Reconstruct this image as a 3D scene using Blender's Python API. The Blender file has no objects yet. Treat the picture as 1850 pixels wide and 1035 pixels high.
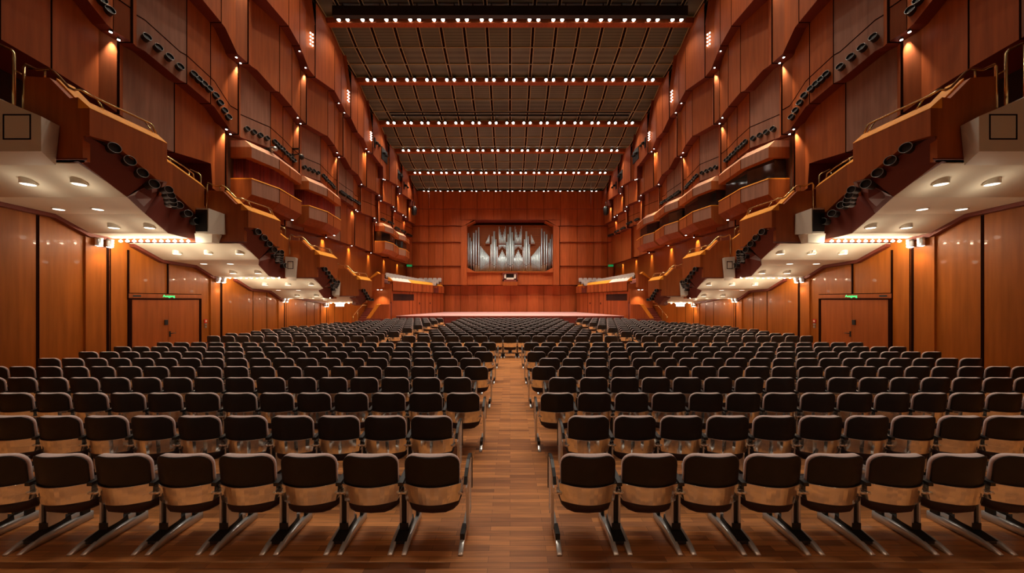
import bpy, bmesh, math, random
from math import sin, cos, pi, radians, sqrt
from mathutils import Vector, Matrix
random.seed(7)
scn = bpy.context.scene
COL = scn.collection

# ------------------------------------------------------------------ camera, world, exposure
F = 590.0; CX, CY = 921.5, 542.0; CH = 2.19          # focal length and principal point in pixels, eye height in metres
cam = bpy.data.objects.new('camera', bpy.data.cameras.new('camera'))
COL.objects.link(cam); scn.camera = cam
cam.location = (0, 0, CH); cam.rotation_euler = (pi/2, 0, 0)
cam.data.sensor_width = 36.0; cam.data.lens = 36.0*F/1850
cam.data.shift_x = (925-CX)/1850; cam.data.shift_y = (CY-517.5)/1850
cam.data.clip_start = 0.05; cam.data.clip_end = 300
scn.view_settings.view_transform = 'Standard'; scn.view_settings.look = 'None'
scn.view_settings.gamma = 1.0; scn.view_settings.use_curve_mapping = False
scn.view_settings.exposure = 0.0
W = bpy.data.worlds.new('hall_air'); scn.world = W; W.use_nodes = True
W.node_tree.nodes['Background'].inputs[0].default_value = (1.0, 0.80, 0.62, 1)
W.node_tree.nodes['Background'].inputs[1].default_value = 0.12

# light strengths (watts)
P_CEIL, P_STRIP, P_GLASS, P_SOFFIT, P_BULB, P_STAGE = 340.0, 240.0, 22.0, 12.0, 5.2, 620.0
CEIL_COL = (1.0, 0.86, 0.70); WARM = (1.0, 0.66, 0.38)

YB = 38.5          # back wall distance
BAY = 3.94         # spacing of the bays along the hall
XL, X2, X3, X4, X5, XC = 12.3, 11.9, 11.5, 11.05, 10.65, 10.9   # half widths: floor level wall, wall tiers, ceiling
STAGE_H, STAGE_Y = 0.78, 29.4

def ydep(px, X): return F*X/abs(CX-px)               # distance at which half width X appears in column px
def hgt(py, Y): return CH+(CY-py)*Y/F                # height seen at row py at distance Y
def side_pt(px, py, X):                              # point on a side wall of half width X (left half of the photo)
    Y = ydep(px, X); return X, Y, hgt(py, Y)
def back_pt(px, py, Y): return ((px-CX)*Y/F, Y, hgt(py, Y))

# ------------------------------------------------------------------ materials
def mat(name, col, rough=0.5, metal=0.0, emit=None, estr=0.0, coat=0.0):
    m = bpy.data.materials.new(name); m.use_nodes = True
    b = m.node_tree.nodes['Principled BSDF']
    b.inputs['Base Color'].default_value = (*col, 1); b.inputs['Roughness'].default_value = rough
    b.inputs['Metallic'].default_value = metal; b.inputs['Coat Weight'].default_value = coat
    if emit:
        b.inputs['Emission Color'].default_value = (*emit, 1); b.inputs['Emission Strength'].default_value = estr
    return m
def noisy(m, c1, c2, scale, vec=(1, 1, 1), detail=4, rvar=0.0, bump=0.0, panel=None):
    nt = m.node_tree; N = nt.nodes; L = nt.links; b = N['Principled BSDF']
    tc = N.new('ShaderNodeTexCoord'); mp = N.new('ShaderNodeMapping'); mp.inputs['Scale'].default_value = vec
    no = N.new('ShaderNodeTexNoise'); no.inputs['Scale'].default_value = scale; no.inputs['Detail'].default_value = detail
    L.new(tc.outputs['Object'], mp.inputs['Vector']); L.new(mp.outputs['Vector'], no.inputs['Vector'])
    cr = N.new('ShaderNodeValToRGB'); cr.color_ramp.elements[0].color = (*c1, 1); cr.color_ramp.elements[1].color = (*c2, 1)
    cr.color_ramp.elements[0].position = 0.3; cr.color_ramp.elements[1].position = 0.72
    L.new(no.outputs['Fac'], cr.inputs['Fac']); out = cr.outputs['Color']
    if panel:
        m2 = N.new('ShaderNodeMapping'); m2.inputs['Scale'].default_value = panel
        sn = N.new('ShaderNodeVectorMath'); sn.operation = 'FLOOR'
        wn = N.new('ShaderNodeTexWhiteNoise'); hs = N.new('ShaderNodeHueSaturation')
        mr = N.new('ShaderNodeMapRange'); mr.inputs['To Min'].default_value = 0.86; mr.inputs['To Max'].default_value = 1.14
        L.new(tc.outputs['Object'], m2.inputs['Vector']); L.new(m2.outputs['Vector'], sn.inputs[0])
        L.new(sn.outputs['Vector'], wn.inputs['Vector']); L.new(wn.outputs['Value'], mr.inputs['Value'])
        L.new(mr.outputs['Result'], hs.inputs['Value']); L.new(out, hs.inputs['Color']); out = hs.outputs['Color']
    L.new(out, b.inputs['Base Color'])
    if bump:
        bp = N.new('ShaderNodeBump'); bp.inputs['Strength'].default_value = bump; bp.inputs['Distance'].default_value = 0.01
        L.new(no.outputs['Fac'], bp.inputs['Height']); L.new(bp.outputs['Normal'], b.inputs['Normal'])
    return m
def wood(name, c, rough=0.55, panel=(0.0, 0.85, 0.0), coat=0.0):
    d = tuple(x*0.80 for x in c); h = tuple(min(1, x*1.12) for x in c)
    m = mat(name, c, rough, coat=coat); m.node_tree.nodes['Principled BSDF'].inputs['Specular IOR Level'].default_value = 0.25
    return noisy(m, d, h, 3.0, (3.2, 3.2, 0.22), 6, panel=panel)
WOOD = wood('cherry_wood', (0.39, 0.099, 0.021))
WOODP = wood('mauve_brown_wood', (0.37, 0.185, 0.12))  # greyer mauve tone for the first facets of bays and boxes
WOODR = wood('red_cherry_wood', (0.42, 0.096, 0.022), panel=(0.9, 0.9, 0))
WOODL = wood('honey_wood', (0.34, 0.082, 0.013), 0.5)
WOODLO = wood('low_wall_wood', (0.345, 0.094, 0.011), 0.40, panel=(0, 1.1, 0), coat=0.08)
LEDGE = wood('lit_ledge_wood', (1.0, 0.37, 0.035), 0.5)  # lighter than the other wood: lamplight on the ledges put into the colour
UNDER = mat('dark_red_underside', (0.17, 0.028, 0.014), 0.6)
GROOVE = mat('shadow_gap', (0.016, 0.005, 0.003), 0.9); GROOVE.node_tree.nodes['Principled BSDF'].inputs['Specular IOR Level'].default_value = 0.0
CREAM = noisy(mat('cream_soffit', (0.8, 0.72, 0.56), 0.75), (0.77, 0.69, 0.54), (0.83, 0.75, 0.59), 1.2)
WHITE = mat('white_paint', (0.80, 0.77, 0.65), 0.5)
BLACK = mat('black_plastic', (0.012, 0.012, 0.012), 0.45)
BLACKM = mat('black_metal', (0.02, 0.019, 0.018), 0.4, 0.4)
NOZ = mat('dark_nozzle_metal', (0.03, 0.028, 0.026), 0.5, 0.0)
NRIM = mat('nozzle_rim', (0.30, 0.29, 0.27), 0.4, 0.6)
CHROME = mat('chrome', (0.90, 0.92, 0.90), 0.09, 0.92)
POLAL = mat('polished_aluminium', (0.86, 0.86, 0.85), 0.27, 0.6)
BRASS = mat('brass', (0.72, 0.52, 0.24), 0.22, 1.0)
SHELL = noisy(mat('black_seat_shell', (0.011, 0.008, 0.007), 0.55), (0.010, 0.007, 0.006), (0.014, 0.010, 0.008), 14)
VELVET = noisy(mat('mauve_velvet', (0.75, 0.58, 0.55), 0.9), (0.70, 0.54, 0.50), (0.80, 0.62, 0.59), 60)
VELVET.node_tree.nodes['Principled BSDF'].inputs['Sheen Weight'].default_value = 0.5
SEATUN = mat('dark_seat_underside', (0.028, 0.010, 0.009), 0.6)
CURTAIN = noisy(mat('red_curtain', (0.22, 0.02, 0.012), 0.85), (0.15, 0.012, 0.008), (0.30, 0.03, 0.016), 2.0, (6, 6, 0.1))
GLASS = mat('dark_glass', (0.02, 0.02, 0.022), 0.05, 0.0); GLASS.node_tree.nodes['Principled BSDF'].inputs['Specular IOR Level'].default_value = 0.8
LAMPW = mat('lamp_glow', (1, 1, 1), 0.5, emit=(1.0, 0.93, 0.82), estr=14)
LAMPS = mat('soffit_lamp_glow', (1, 1, 1), 0.5, emit=(1.0, 0.90, 0.74), estr=3.0)
BULB = mat('bulb_glow', (1, 1, 1), 0.5, emit=(1.0, 0.88, 0.66), estr=45)
GREEN = mat('green_sign_glow', (0.02, 0.3, 0.1), 0.5, emit=(0.05, 0.9, 0.25), estr=1.5)
GREEND = mat('green_sign', (0.01, 0.20, 0.06), 0.5, emit=(0.02, 0.45, 0.12), estr=0.4)
REDP = mat('red_paint', (0.6, 0.02, 0.015), 0.4)
METALP = mat('silver_organ_metal', (0.58, 0.71, 0.75), 0.36, 0.5)
SILVER = mat('satin_metal', (0.55, 0.53, 0.5), 0.3, 0.9)
BRONZE = mat('bronze_edge', (0.50, 0.42, 0.22), 0.45, 0.1)
STAGEF = noisy(mat('stage_boards', (0.70, 0.38, 0.36), 0.5), (0.66, 0.35, 0.33), (0.76, 0.42, 0.40), 2.0, (0.4, 6, 1))
SEATW = mat('grey_velvet_choir', (0.62, 0.58, 0.55), 0.8)
INSIDE = mat('dark_interior', (0.03, 0.012, 0.008), 0.8)

def floor_mat():
    m = mat('parquet', (0.3, 0.13, 0.05), 0.4); nt = m.node_tree; N = nt.nodes; L = nt.links; b = N['Principled BSDF']
    tc = N.new('ShaderNodeTexCoord')
    br = N.new('ShaderNodeTexBrick'); br.inputs['Scale'].default_value = 1.0
    br.inputs['Brick Width'].default_value = 0.5; br.inputs['Row Height'].default_value = 0.062
    br.inputs['Mortar Size'].default_value = 0.0012; br.offset = 0.37; br.inputs['Mortar Smooth'].default_value = 0.2
    br.inputs['Color1'].default_value = (0.74, 0.285, 0.078, 1); br.inputs['Color2'].default_value = (0.36, 0.125, 0.034, 1)
    br.inputs['Mortar'].default_value = (0.05, 0.02, 0.008, 1)
    L.new(tc.outputs['Object'], br.inputs['Vector'])
    mp = N.new('ShaderNodeMapping'); mp.inputs['Scale'].default_value = (1.2, 22, 1)
    no = N.new('ShaderNodeTexNoise'); no.inputs['Scale'].default_value = 2.2; no.inputs['Detail'].default_value = 6
    L.new(tc.outputs['Object'], mp.inputs['Vector']); L.new(mp.outputs['Vector'], no.inputs['Vector'])
    mr = N.new('ShaderNodeMapRange'); mr.inputs['To Min'].default_value = 0.45; mr.inputs['To Max'].default_value = 1.45
    L.new(no.outputs['Fac'], mr.inputs['Value'])
    n2 = N.new('ShaderNodeTexNoise'); n2.inputs['Scale'].default_value = 0.8; n2.inputs['Detail'].default_value = 3
    L.new(tc.outputs['Object'], n2.inputs['Vector'])
    mr2 = N.new('ShaderNodeMapRange'); mr2.inputs['To Min'].default_value = 0.7; mr2.inputs['To Max'].default_value = 1.25
    L.new(n2.outputs['Fac'], mr2.inputs['Value'])
    mm = N.new('ShaderNodeMath'); mm.operation = 'MULTIPLY'; L.new(mr.outputs[0], mm.inputs[0]); L.new(mr2.outputs[0], mm.inputs[1])
    hs = N.new('ShaderNodeHueSaturation'); L.new(br.outputs['Color'], hs.inputs['Color']); L.new(mm.outputs[0], hs.inputs['Value'])
    L.new(hs.outputs['Color'], b.inputs['Base Color'])
    mr3 = N.new('ShaderNodeMapRange'); mr3.inputs['To Min'].default_value = 0.32; mr3.inputs['To Max'].default_value = 0.5
    L.new(no.outputs['Fac'], mr3.inputs['Value']); L.new(mr3.outputs[0], b.inputs['Roughness'])
    return m
PARQ = floor_mat()
def mesh_mat():
    m = mat('perforated_mesh', (0.10, 0.075, 0.042), 0.55, 0.0); nt = m.node_tree; N = nt.nodes; L = nt.links; b = N['Principled BSDF']
    tc = N.new('ShaderNodeTexCoord')
    vo = N.new('ShaderNodeTexVoronoi'); vo.inputs['Scale'].default_value = 16; vo.inputs['Randomness'].default_value = 0.0
    L.new(tc.outputs['Object'], vo.inputs['Vector'])
    cr = N.new('ShaderNodeValToRGB'); cr.color_ramp.elements[0].position = 0.30; cr.color_ramp.elements[1].position = 0.42
    cr.color_ramp.elements[0].color = (0.02, 0.022, 0.016, 1); cr.color_ramp.elements[1].color = (0.15, 0.165, 0.12, 1)
    L.new(vo.outputs['Distance'], cr.inputs['Fac'])
    no = N.new('ShaderNodeTexNoise'); no.inputs['Scale'].default_value = 0.5; no.inputs['Detail'].default_value = 3
    L.new(tc.outputs['Object'], no.inputs['Vector'])
    mr = N.new('ShaderNodeMapRange'); mr.inputs['To Min'].default_value = 0.6; mr.inputs['To Max'].default_value = 1.4
    L.new(no.outputs['Fac'], mr.inputs['Value'])
    hs = N.new('ShaderNodeHueSaturation'); L.new(cr.outputs['Color'], hs.inputs['Color']); L.new(mr.outputs[0], hs.inputs['Value'])
    L.new(hs.outputs['Color'], b.inputs['Base Color'])
    return m
MESHM = mesh_mat()

# ------------------------------------------------------------------ mesh helpers
class MB:
    def __init__(s): s.v = []; s.f = []; s.m = []; s.cur = 0; s.sm = []; s.smooth = False
    def add(s, vs, fs):
        b = len(s.v); s.v += [tuple(p) for p in vs]
        for f in fs: s.f.append(tuple(b+i for i in f)); s.m.append(s.cur); s.sm.append(s.smooth)
        return s
    def box(s, x0, x1, y0, y1, z0, z1):
        return s.hexa([(x0, y0, z0), (x1, y0, z0), (x1, y1, z0), (x0, y1, z0)], [(x0, y0, z1), (x1, y0, z1), (x1, y1, z1), (x0, y1, z1)])
    def hexa(s, a, b):
        n = len(a)
        fs = [tuple(reversed(range(n))), tuple(range(n, 2*n))]+[(i, (i+1) % n, n+(i+1) % n, n+i) for i in range(n)]
        return s.add(list(a)+list(b), fs)
    def loft(s, rings, closed=True, caps=True):
        n = len(rings[0]); vs = [p for r in rings for p in r]; fs = []
        for k in range(len(rings)-1):
            for i in range(n if closed else n-1):
                j = (i+1) % n; fs.append((k*n+i, k*n+j, (k+1)*n+j, (k+1)*n+i))
        if caps and closed: fs += [tuple(reversed(range(n))), tuple((len(rings)-1)*n+i for i in range(n))]
        return s.add(vs, fs)
    def tube(s, pts, r, n=8, caps=True):
        pts = [Vector(p) for p in pts]; rings = []; up0 = None
        for i, p in enumerate(pts):
            t = (pts[min(i+1, len(pts)-1)]-pts[max(i-1, 0)])
            if t.length < 1e-6: t = Vector((0, 0, 1))
            t.normalize(); a = Vector((0, 0, 1)) if abs(t.z) < 0.9 else Vector((1, 0, 0))
            if up0 is not None and (up0-t*up0.dot(t)).length > 0.2: a = up0
            u = (a-t*a.dot(t)).normalized(); up0 = u; w = t.cross(u)
            rr = r[i] if isinstance(r, (list, tuple)) else r
            rings.append([p+u*cos(2*pi*k/n)*rr+w*sin(2*pi*k/n)*rr for k in range(n)])
        o = s.smooth; s.smooth = True; s.loft(rings, caps=caps); s.smooth = o; return s
    def prism(s, poly, fn, d0, d1):                  # poly of 2D points mapped through fn(a, b, depth)
        return s.hexa([fn(a, b, d0) for a, b in poly], [fn(a, b, d1) for a, b in poly])
    def build(s, name, mats, parent=None, **kw):
        me = bpy.data.meshes.new(name); me.from_pydata(s.v, [], s.f)
        for m in (mats if isinstance(mats, (list, tuple)) else [mats]): me.materials.append(m)
        me.polygons.foreach_set('material_index', s.m); me.polygons.foreach_set('use_smooth', s.sm)
        bm = bmesh.new(); bm.from_mesh(me); bmesh.ops.recalc_face_normals(bm, faces=bm.faces); bm.to_mesh(me); bm.free()
        o = bpy.data.objects.new(name, me); COL.objects.link(o)
        if parent: o.parent = parent
        tag(o, **kw); return o
def tag(o, label=None, cat=None, group=None, kind=None):
    if label: o['label'] = label
    if cat: o['category'] = cat
    if group: o['group'] = group
    if kind: o['kind'] = kind
    return o
def thing(name, label, cat, loc=(0, 0, 0), group=None, kind=None):
    o = bpy.data.objects.new(name, None); COL.objects.link(o); o.location = loc; o.empty_display_size = 0.1
    return tag(o, label, cat, group, kind)
def local(o_parent, child):                          # keep world-space mesh under a moved parent
    child.matrix_parent_inverse = Matrix.Translation(-o_parent.location); return child
def dup(root, loc, label=None, group=None, scale=None):
    r = root.copy(); COL.objects.link(r); r.location = loc
    if label: r['label'] = label
    if group: r['group'] = group
    if scale: r.scale = scale
    for ch in list(root.children):
        c = ch.copy(); COL.objects.link(c); c.parent = r
        for g in list(ch.children):
            d = g.copy(); COL.objects.link(d); d.parent = c
    return r
ORD = ['zeroth', 'first', 'second', 'third', 'fourth', 'fifth', 'sixth', 'seventh', 'eighth', 'ninth', 'tenth', 'eleventh', 'twelfth',
       'thirteenth', 'fourteenth', 'fifteenth', 'sixteenth', 'seventeenth', 'eighteenth', 'nineteenth', 'twentieth', 'twenty-first',
       'twenty-second', 'twenty-third', 'twenty-fourth', 'twenty-fifth', 'twenty-sixth', 'twenty-seventh', 'twenty-eighth', 'twenty-ninth', 'thirtieth']
SD = {-1: 'left', 1: 'right'}

# lights: shared data, fixtures of the hall and added fill lamps behind the camera
def spot(name, loc, aim, power, col, size=1.2, blend=0.6, rad=0.04, data={}):
    key = (power, col, size, blend, rad)
    if key not in data:
        d = bpy.data.lights.new(name, 'SPOT'); d.energy = power; d.color = col; d.spot_size = size; d.spot_blend = blend; d.shadow_soft_size = rad
        data[key] = d
    o = bpy.data.objects.new(name, data[key]); COL.objects.link(o); o.location = loc
    o.rotation_euler = (Vector(aim)-Vector(loc)).to_track_quat('-Z', 'Y').to_euler(); return o
def point(name, loc, power, col, rad=0.05, data={}):
    key = (power, col, rad)
    if key not in data:
        d = bpy.data.lights.new(name, 'POINT'); d.energy = power; d.color = col; d.shadow_soft_size = rad; data[key] = d
    o = bpy.data.objects.new(name, data[key]); COL.objects.link(o); o.location = loc; return o

# ceiling rows: (distance, height of the lamp bar)
def row_y(k): return 19.25+3.84*k
ROWH = {0: 16.48, 1: 15.54, 2: 14.6, 3: 14.1, 4: 13.5, 5: 12.72}
def row_h(k): return (ROWH[k] if k in ROWH else 16.48-0.9*k)+CH

# ------------------------------------------------------------------ large structure: floor, stage, back wall
MB().box(-13, 13, -7, 40, -0.25, 0).build('floor', PARQ, kind='structure')

# the part of the hall behind the camera: rear wall and the balcony slab over the last rows
MB().box(-13, 13, -7.2, -7, 0, 20).build('wall_rear', CREAM, kind='structure')
MB().box(-12.2, 12.2, -7, -0.6, 4.2, 4.5).build('ceiling_low', CREAM, kind='structure')
for i in range(-4, 5):  # unseen lamps added to brighten the foreground floor and chair chrome
    for yy in (-4.5, -1.5): spot('rear_fill_light', (i*2.6, yy, 4.1), (i*2.6, yy, 0), 60, (1, 0.84, 0.62), 2.2, 0.8, 0.06)
# side walls: lower edges of the tiers as seen on the left, (px, py, mark); j joint, e bay end, b bay beginning
T5 = [(395, -120, 'b'), (450, -42, 'j'), (481.6, 0, ''), (521.7, 47, 'j'), (541.6, 82.7, 'j'), (558.6, 125.7, ''), (569.5, 139.5, 'e'), (570.8, 140.5, 'b'),
      (604.5, 163.8, 'j'), (616.2, 185.4, 'j'), (626, 204.3, ''), (634, 213, 'e'), (634.6, 214, 'b'), (646, 238.4, 'j'), (657.3, 250.8, 'j'),
      (666.5, 272, ''), (673, 277, 'e'), (673.6, 278, 'b'), (687, 295.7, 'j'), (692, 301, ''), (692.4, 322, ''), (703.5, 326, 'e'), (703.8, 326.5, 'b'),
      (715, 333, 'j'), (726, 339.5, ''), (726.3, 349, 'e'), (727, 350, 'b'), (736, 356, 'j'), (746, 363, ''), (746.3, 372, 'e'), (747, 372.5, 'b'), (758.3, 378, 'x')]
T4 = [(215, -175, 'b'), (290, -85, 'j'), (330, -42, ''), (366.5, 0, ''), (399.7, 40.5, 'j'), (407, 50, ''), (429, 97.3, ''), (448.4, 114.3, 'e'), (454.9, 120, 'b'), (464.6, 126.5, ''),
      (497.4, 163.4, ''), (505.2, 166.6, 'j'), (527.2, 192.5, 'j'), (543.5, 214.6, ''), (553.8, 224.3, 'e'), (556.4, 226.3, 'b'), (582.4, 241.2, ''),
      (592.1, 245.7, 'j'), (604.5, 262.4, 'j'), (614, 279, ''), (620, 282.7, 'e'), (623.8, 285, 'b'), (634.6, 305.4, 'j'), (647.6, 316, 'j'),
      (656.8, 334, ''), (662.5, 337.3, 'e'), (662.9, 338, 'b'), (679, 347, 'j'), (691.2, 355, ''), (691.4, 362, 'e'), (692.4, 362.7, 'b'),
      (707.6, 369.2, 'j'), (717.3, 375.7, ''), (717.6, 380.5, 'e'), (718, 381, 'b'), (729.2, 387, 'j'), (737.6, 393.5, ''), (737.8, 398, 'e'), (738, 398.5, 'b'), (751.5, 406, 'x')]
T3 = [(-120, -290, 'b'), (20, -150, 'j'), (95, -78, ''), (158.4, 0, ''), (192.4, 43, ''), (205.4, 55, ''), (238.6, 76.2, 'e'), (246.7, 84.3, 'b'), (262, 92.4, ''), (325.4, 145, ''), (337.3, 150.6, 'j'),
      (380.4, 187, 'j'), (387.4, 193, ''), (416, 234.8, ''), (430.9, 242.6, 'e'), (434.5, 248, 'b'), (488.6, 267.6, 'j'), (511, 286, 'j'), (530, 304, ''), (541, 312, 'e'),
      (544.5, 315, 'b'), (579, 327, 'j'), (592, 340, 'j'), (604, 351, ''), (609.5, 354, 'e'), (612, 355.7, 'b'), (625, 364, 'j'), (638, 372, 'j'), (641.6, 377.3, ''), (652, 380.5, 'e'),
      (654, 385, 'b'), (670.3, 390.3, 'j'), (682.6, 394.6, ''), (683.2, 400, 'e'), (687, 403.2, 'b'), (698.5, 407, 'j'), (710.5, 411.5, 'e'), (712, 413, 'b'), (722, 418, 'j'), (732, 422.5, 'e'), (733, 424, 'b'), (747, 430, 'x')]
T2 = [(-160, -30, 'b'), (0, 70, 'j'), (93, 124, 'j'), (150, 160, ''), (214, 205, 'e'), (222, 211, 'b'), (304, 271, ''), (315, 275, 'j'), (365, 290, ''), (381, 295.5, ''), (384, 340, ''), (408, 356, 'e'), (411, 360, 'b'), (455, 383, 'j'),
      (500, 402, ''), (515, 408, 'e'), (518, 409, 'b'), (548, 417, 'j'), (575, 424, ''), (589.4, 427.5, 'e'), (591, 428, 'b'), (614.7, 436, 'j'), (627, 440.5, 'j'), (641, 443.2, 'e'), (643, 444, 'b'), (659.5, 450.3, 'j'),
      (673.5, 456, 'e'), (675, 457, 'b'), (687, 461, 'j'), (702, 466, 'e'), (703, 466.5, 'b'), (720, 472, 'j'), (731, 475, ''), (738.5, 477.6, 'x')]
def facet(verts, X):                                 # give every vertex its plan offset (each bay bulges towards the hall)
    out = []; i = 0
    while i < len(verts):
        j = i
        while verts[j][2] not in ('e', 'x'): j += 1
        x0, x1 = verts[i][0], verts[j][0]
        seg = list(verts[i:j+1]); us = (1/(CX-(x0+1e-6))+0.86*(1/(CX-x1)-1/(CX-x0))); xs_ = CX-1/us
        if verts[j][2] == 'e':
            for q in range(len(seg)-1):
                if seg[q][0] < xs_-0.2 and seg[q+1][0] > xs_+0.2:
                    w_ = (xs_-seg[q][0])/(seg[q+1][0]-seg[q][0]); seg.insert(q+1, (xs_, seg[q][1]+w_*(seg[q+1][1]-seg[q][1]), 's')); break
        for px, py, mk in seg:
            u = (px-x0)/(x1-x0)
            ul = (1/(CX-px)-1/(CX-x0))/(1/(CX-x1)-1/(CX-x0))
            off = 0.16-0.30*min(u/0.6, 1) if u < 0.6 else -0.14+0.10*(u-0.6)/0.4
            if ul > 0.85 and verts[j][2] == 'e': off = -0.05-0.20*(ul-0.86)/0.14
            x, y, z = side_pt(px, py, X+off)
            out.append([x, min(y, YB), z, mk, u])
        i = j+1
    return out
TV = {2: facet(T2, X2), 3: facet(T3, X3), 4: facet(T4, X4), 5: facet(T5, X5)}
def edge_z(t, y):
    v = TV[t]
    if y <= v[0][1]: return v[0][2]
    for a, b in zip(v, v[1:]):
        if a[1] <= y <= b[1]:
            u = (y-a[1])/(b[1]-a[1]+1e-9); return a[2]+(b[2]-a[2])*u
    return v[-1][2]
def face_x(t, y):
    v = TV[t]
    for a, b in zip(v, v[1:]):
        if a[1] <= y <= b[1]:
            u = (y-a[1])/(b[1]-a[1]+1e-9); return a[0]+(b[0]-a[0])*u
    return v[-1][0] if y > v[0][1] else v[0][0]
def top_z(t, y):
    if t < 5: return edge_z(t+1, y)+0.3
    k = (y-row_y(0))/3.84; kk = int(math.floor(k)); u = k-kk
    return row_h(kk)*(1-u)+row_h(kk+1)*u if kk < 5 else row_h(5)-0.1
for s in (-1, 1):
    wl = thing('wall_'+SD[s], None, None, kind='structure')
    for t in (2, 3, 4, 5):
        v = TV[t]; m = MB(); u_ = MB(); g = MB()
        for a, b in zip(v, v[1:]):
            if b[1]-a[1] < 0.02 and abs(a[2]-b[2]) < 0.05 and abs(a[0]-b[0]) < 0.05: continue
            # subdivide long pieces so that the top follows the tier above
            n = max(1, int((b[1]-a[1])/0.8))
            for q in range(n):
                def ip(u): return [a[i]+(b[i]-a[i])*u for i in range(3)]+['', a[4]+(max(b[4], a[4] if b[4] < a[4] else b[4])-a[4])*u]
                p, r = ip(q/n), ip((q+1)/n)
                pt, rt = top_z(t, p[1]), top_z(t, r[1])
                Xo = 13.2
                lean = 0.34 if t == 5 else 0.0       # the top of the highest tier leans back to the ceiling edge
                ks = [1.0]
                P = lambda c, z, dx=0: (s*(c[0]+dx), c[1], z)
                if t == 5:
                    pk, rk = pt-0.15-2.1*p[4], rt-0.15-2.1*r[4]
                    m.add([P(p, p[2]), P(r, r[2]), P(r, rk), P(p, pk)], [(0, 1, 2, 3)])
                    m.add([P(p, pk), P(r, rk), P(r, rt+0.3, lean), P(p, pt+0.3, lean)], [(0, 1, 2, 3)])
                else:
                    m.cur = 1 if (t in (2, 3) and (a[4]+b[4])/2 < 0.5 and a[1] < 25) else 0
                    m.add([P(p, p[2]), P(r, r[2]), P(r, rt), P(p, pt)], [(0, 1, 2, 3)])
                m.add([(s*Xo, p[1], pt), (s*Xo, r[1], rt), (s*Xo, r[1], r[2]), (s*Xo, p[1], p[2])], [(0, 1, 2, 3)])
                if t < 5: m.add([P(p, pt), P(r, rt), (s*Xo, r[1], rt), (s*Xo, p[1], pt)], [(0, 1, 2, 3)])
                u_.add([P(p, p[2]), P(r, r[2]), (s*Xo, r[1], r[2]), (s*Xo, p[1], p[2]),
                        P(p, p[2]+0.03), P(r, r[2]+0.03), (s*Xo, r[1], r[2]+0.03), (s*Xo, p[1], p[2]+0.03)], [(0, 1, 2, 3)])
            if b[3] in ('j', 'e'):
                w = 0.014 if b[3] == 'j' else 0.026
                zt = top_z(t, b[1])-(0 if t < 5 else 0.15+2.1*b[4])
                x = s*(b[0]-0.006); x2 = s*(b[0]+0.03)
                g.box(min(x, x2), max(x, x2), b[1]-w, b[1]+w, b[2]-0.01, zt)
                # joint line across the underside
                g.box(min(s*b[0], s*(b[0]+0.6)), max(s*b[0], s*(b[0]+0.6)), b[1]-w*0.7, b[1]+w*0.7, b[2]-0.012, b[2])
        if t == 3:                                   # slit above the nozzle strip
            for a, b in zip(v, v[1:]):
                if a[3] == 'e' or a[1] < 6 or b[1]-a[1] < 0.05: continue
                q = 0.97
                g.hexa([(s*(a[0]-0.006), a[1], a[2]+q), (s*(a[0]+0.03), a[1], a[2]+q), (s*(b[0]+0.03), b[1], b[2]+q), (s*(b[0]-0.006), b[1], b[2]+q)],
                       [(s*(a[0]-0.006), a[1], a[2]+q+0.035), (s*(a[0]+0.03), a[1], a[2]+q+0.035), (s*(b[0]+0.03), b[1], b[2]+q+0.035), (s*(b[0]-0.006), b[1], b[2]+q+0.035)])
        if t == 5:
            for k in range(-2, 6):
                y0, y1 = row_y(k), (row_y(k+1) if k < 5 else YB)
                if y0 < YB: g.box(min(s*(XC+0.3), s*(XC+0.5)), max(s*(XC+0.3), s*(XC+0.5)), y0, min(y1, YB), row_h(k)-2.4, row_h(k)+0.6)
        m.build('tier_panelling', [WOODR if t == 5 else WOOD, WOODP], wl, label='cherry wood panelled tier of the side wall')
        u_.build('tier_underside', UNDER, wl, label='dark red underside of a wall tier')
        g.build('panel_joints', GROOVE, wl)
    # plain upper wall beside and behind the camera
    MB().box(min(s*12.7, s*13.2), max(s*12.7, s*13.2), -7, 12.3, 8.5, 20.9).build('upper_wall', WOOD, wl)
    # lower wall at floor level
    m = MB(); g = MB()
    zr = CH+3.72
    m.box(min(s*XL, s*13.2), max(s*XL, s*13.2), -7, YB, 0, zr); m.box(min(s*XL, s*13.2), max(s*XL, s*13.2), 13.3, YB, zr, 6.5)
    dk = MB(); dk.box(min(s*13.1, s*13.2), max(s*13.1, s*13.2), -2, 13.3, zr, 9.0); dk.build('gallery_recess', INSIDE, wl)  # near-black sheet: the shade of the recess is put into its colour
    pil = [ydep(p, XL) for p in (174, 389, 507, 585)]
    lines = [68, 199, 401, 457, 482, 517, 553.8, 568, 593, 604.5, 620]
    for px in lines:
        y = ydep(px, XL); w = 0.03 if px != 68 else 0.06
        g.box(min(s*(XL-0.006), s*XL), max(s*(XL-0.006), s*XL), y-w/2, y+w/2, 0, 4.9)
    for p0, p1 in ((155, 192), (381, 397.7), (503.4, 513), (580, 589.5)):      # projecting pilasters beside the lamps
        y0, y1 = ydep(p0, XL-0.06), ydep(p1, XL-0.06)
        m.box(min(s*(XL-0.06), s*XL), max(s*(XL-0.06), s*XL), y0, y1, 0, 4.6)
        g.box(min(s*(XL-0.064), s*XL), max(s*(XL-0.064), s*XL), y1, y1+0.07, 0, 4.6)
    for zz in (2.62,):
        pass
    m.build('low_panelling', WOODLO, wl, label='glossy orange brown veneer panelling at floor level')
    g.build('low_panel_joints', GROOVE, wl)

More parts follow.
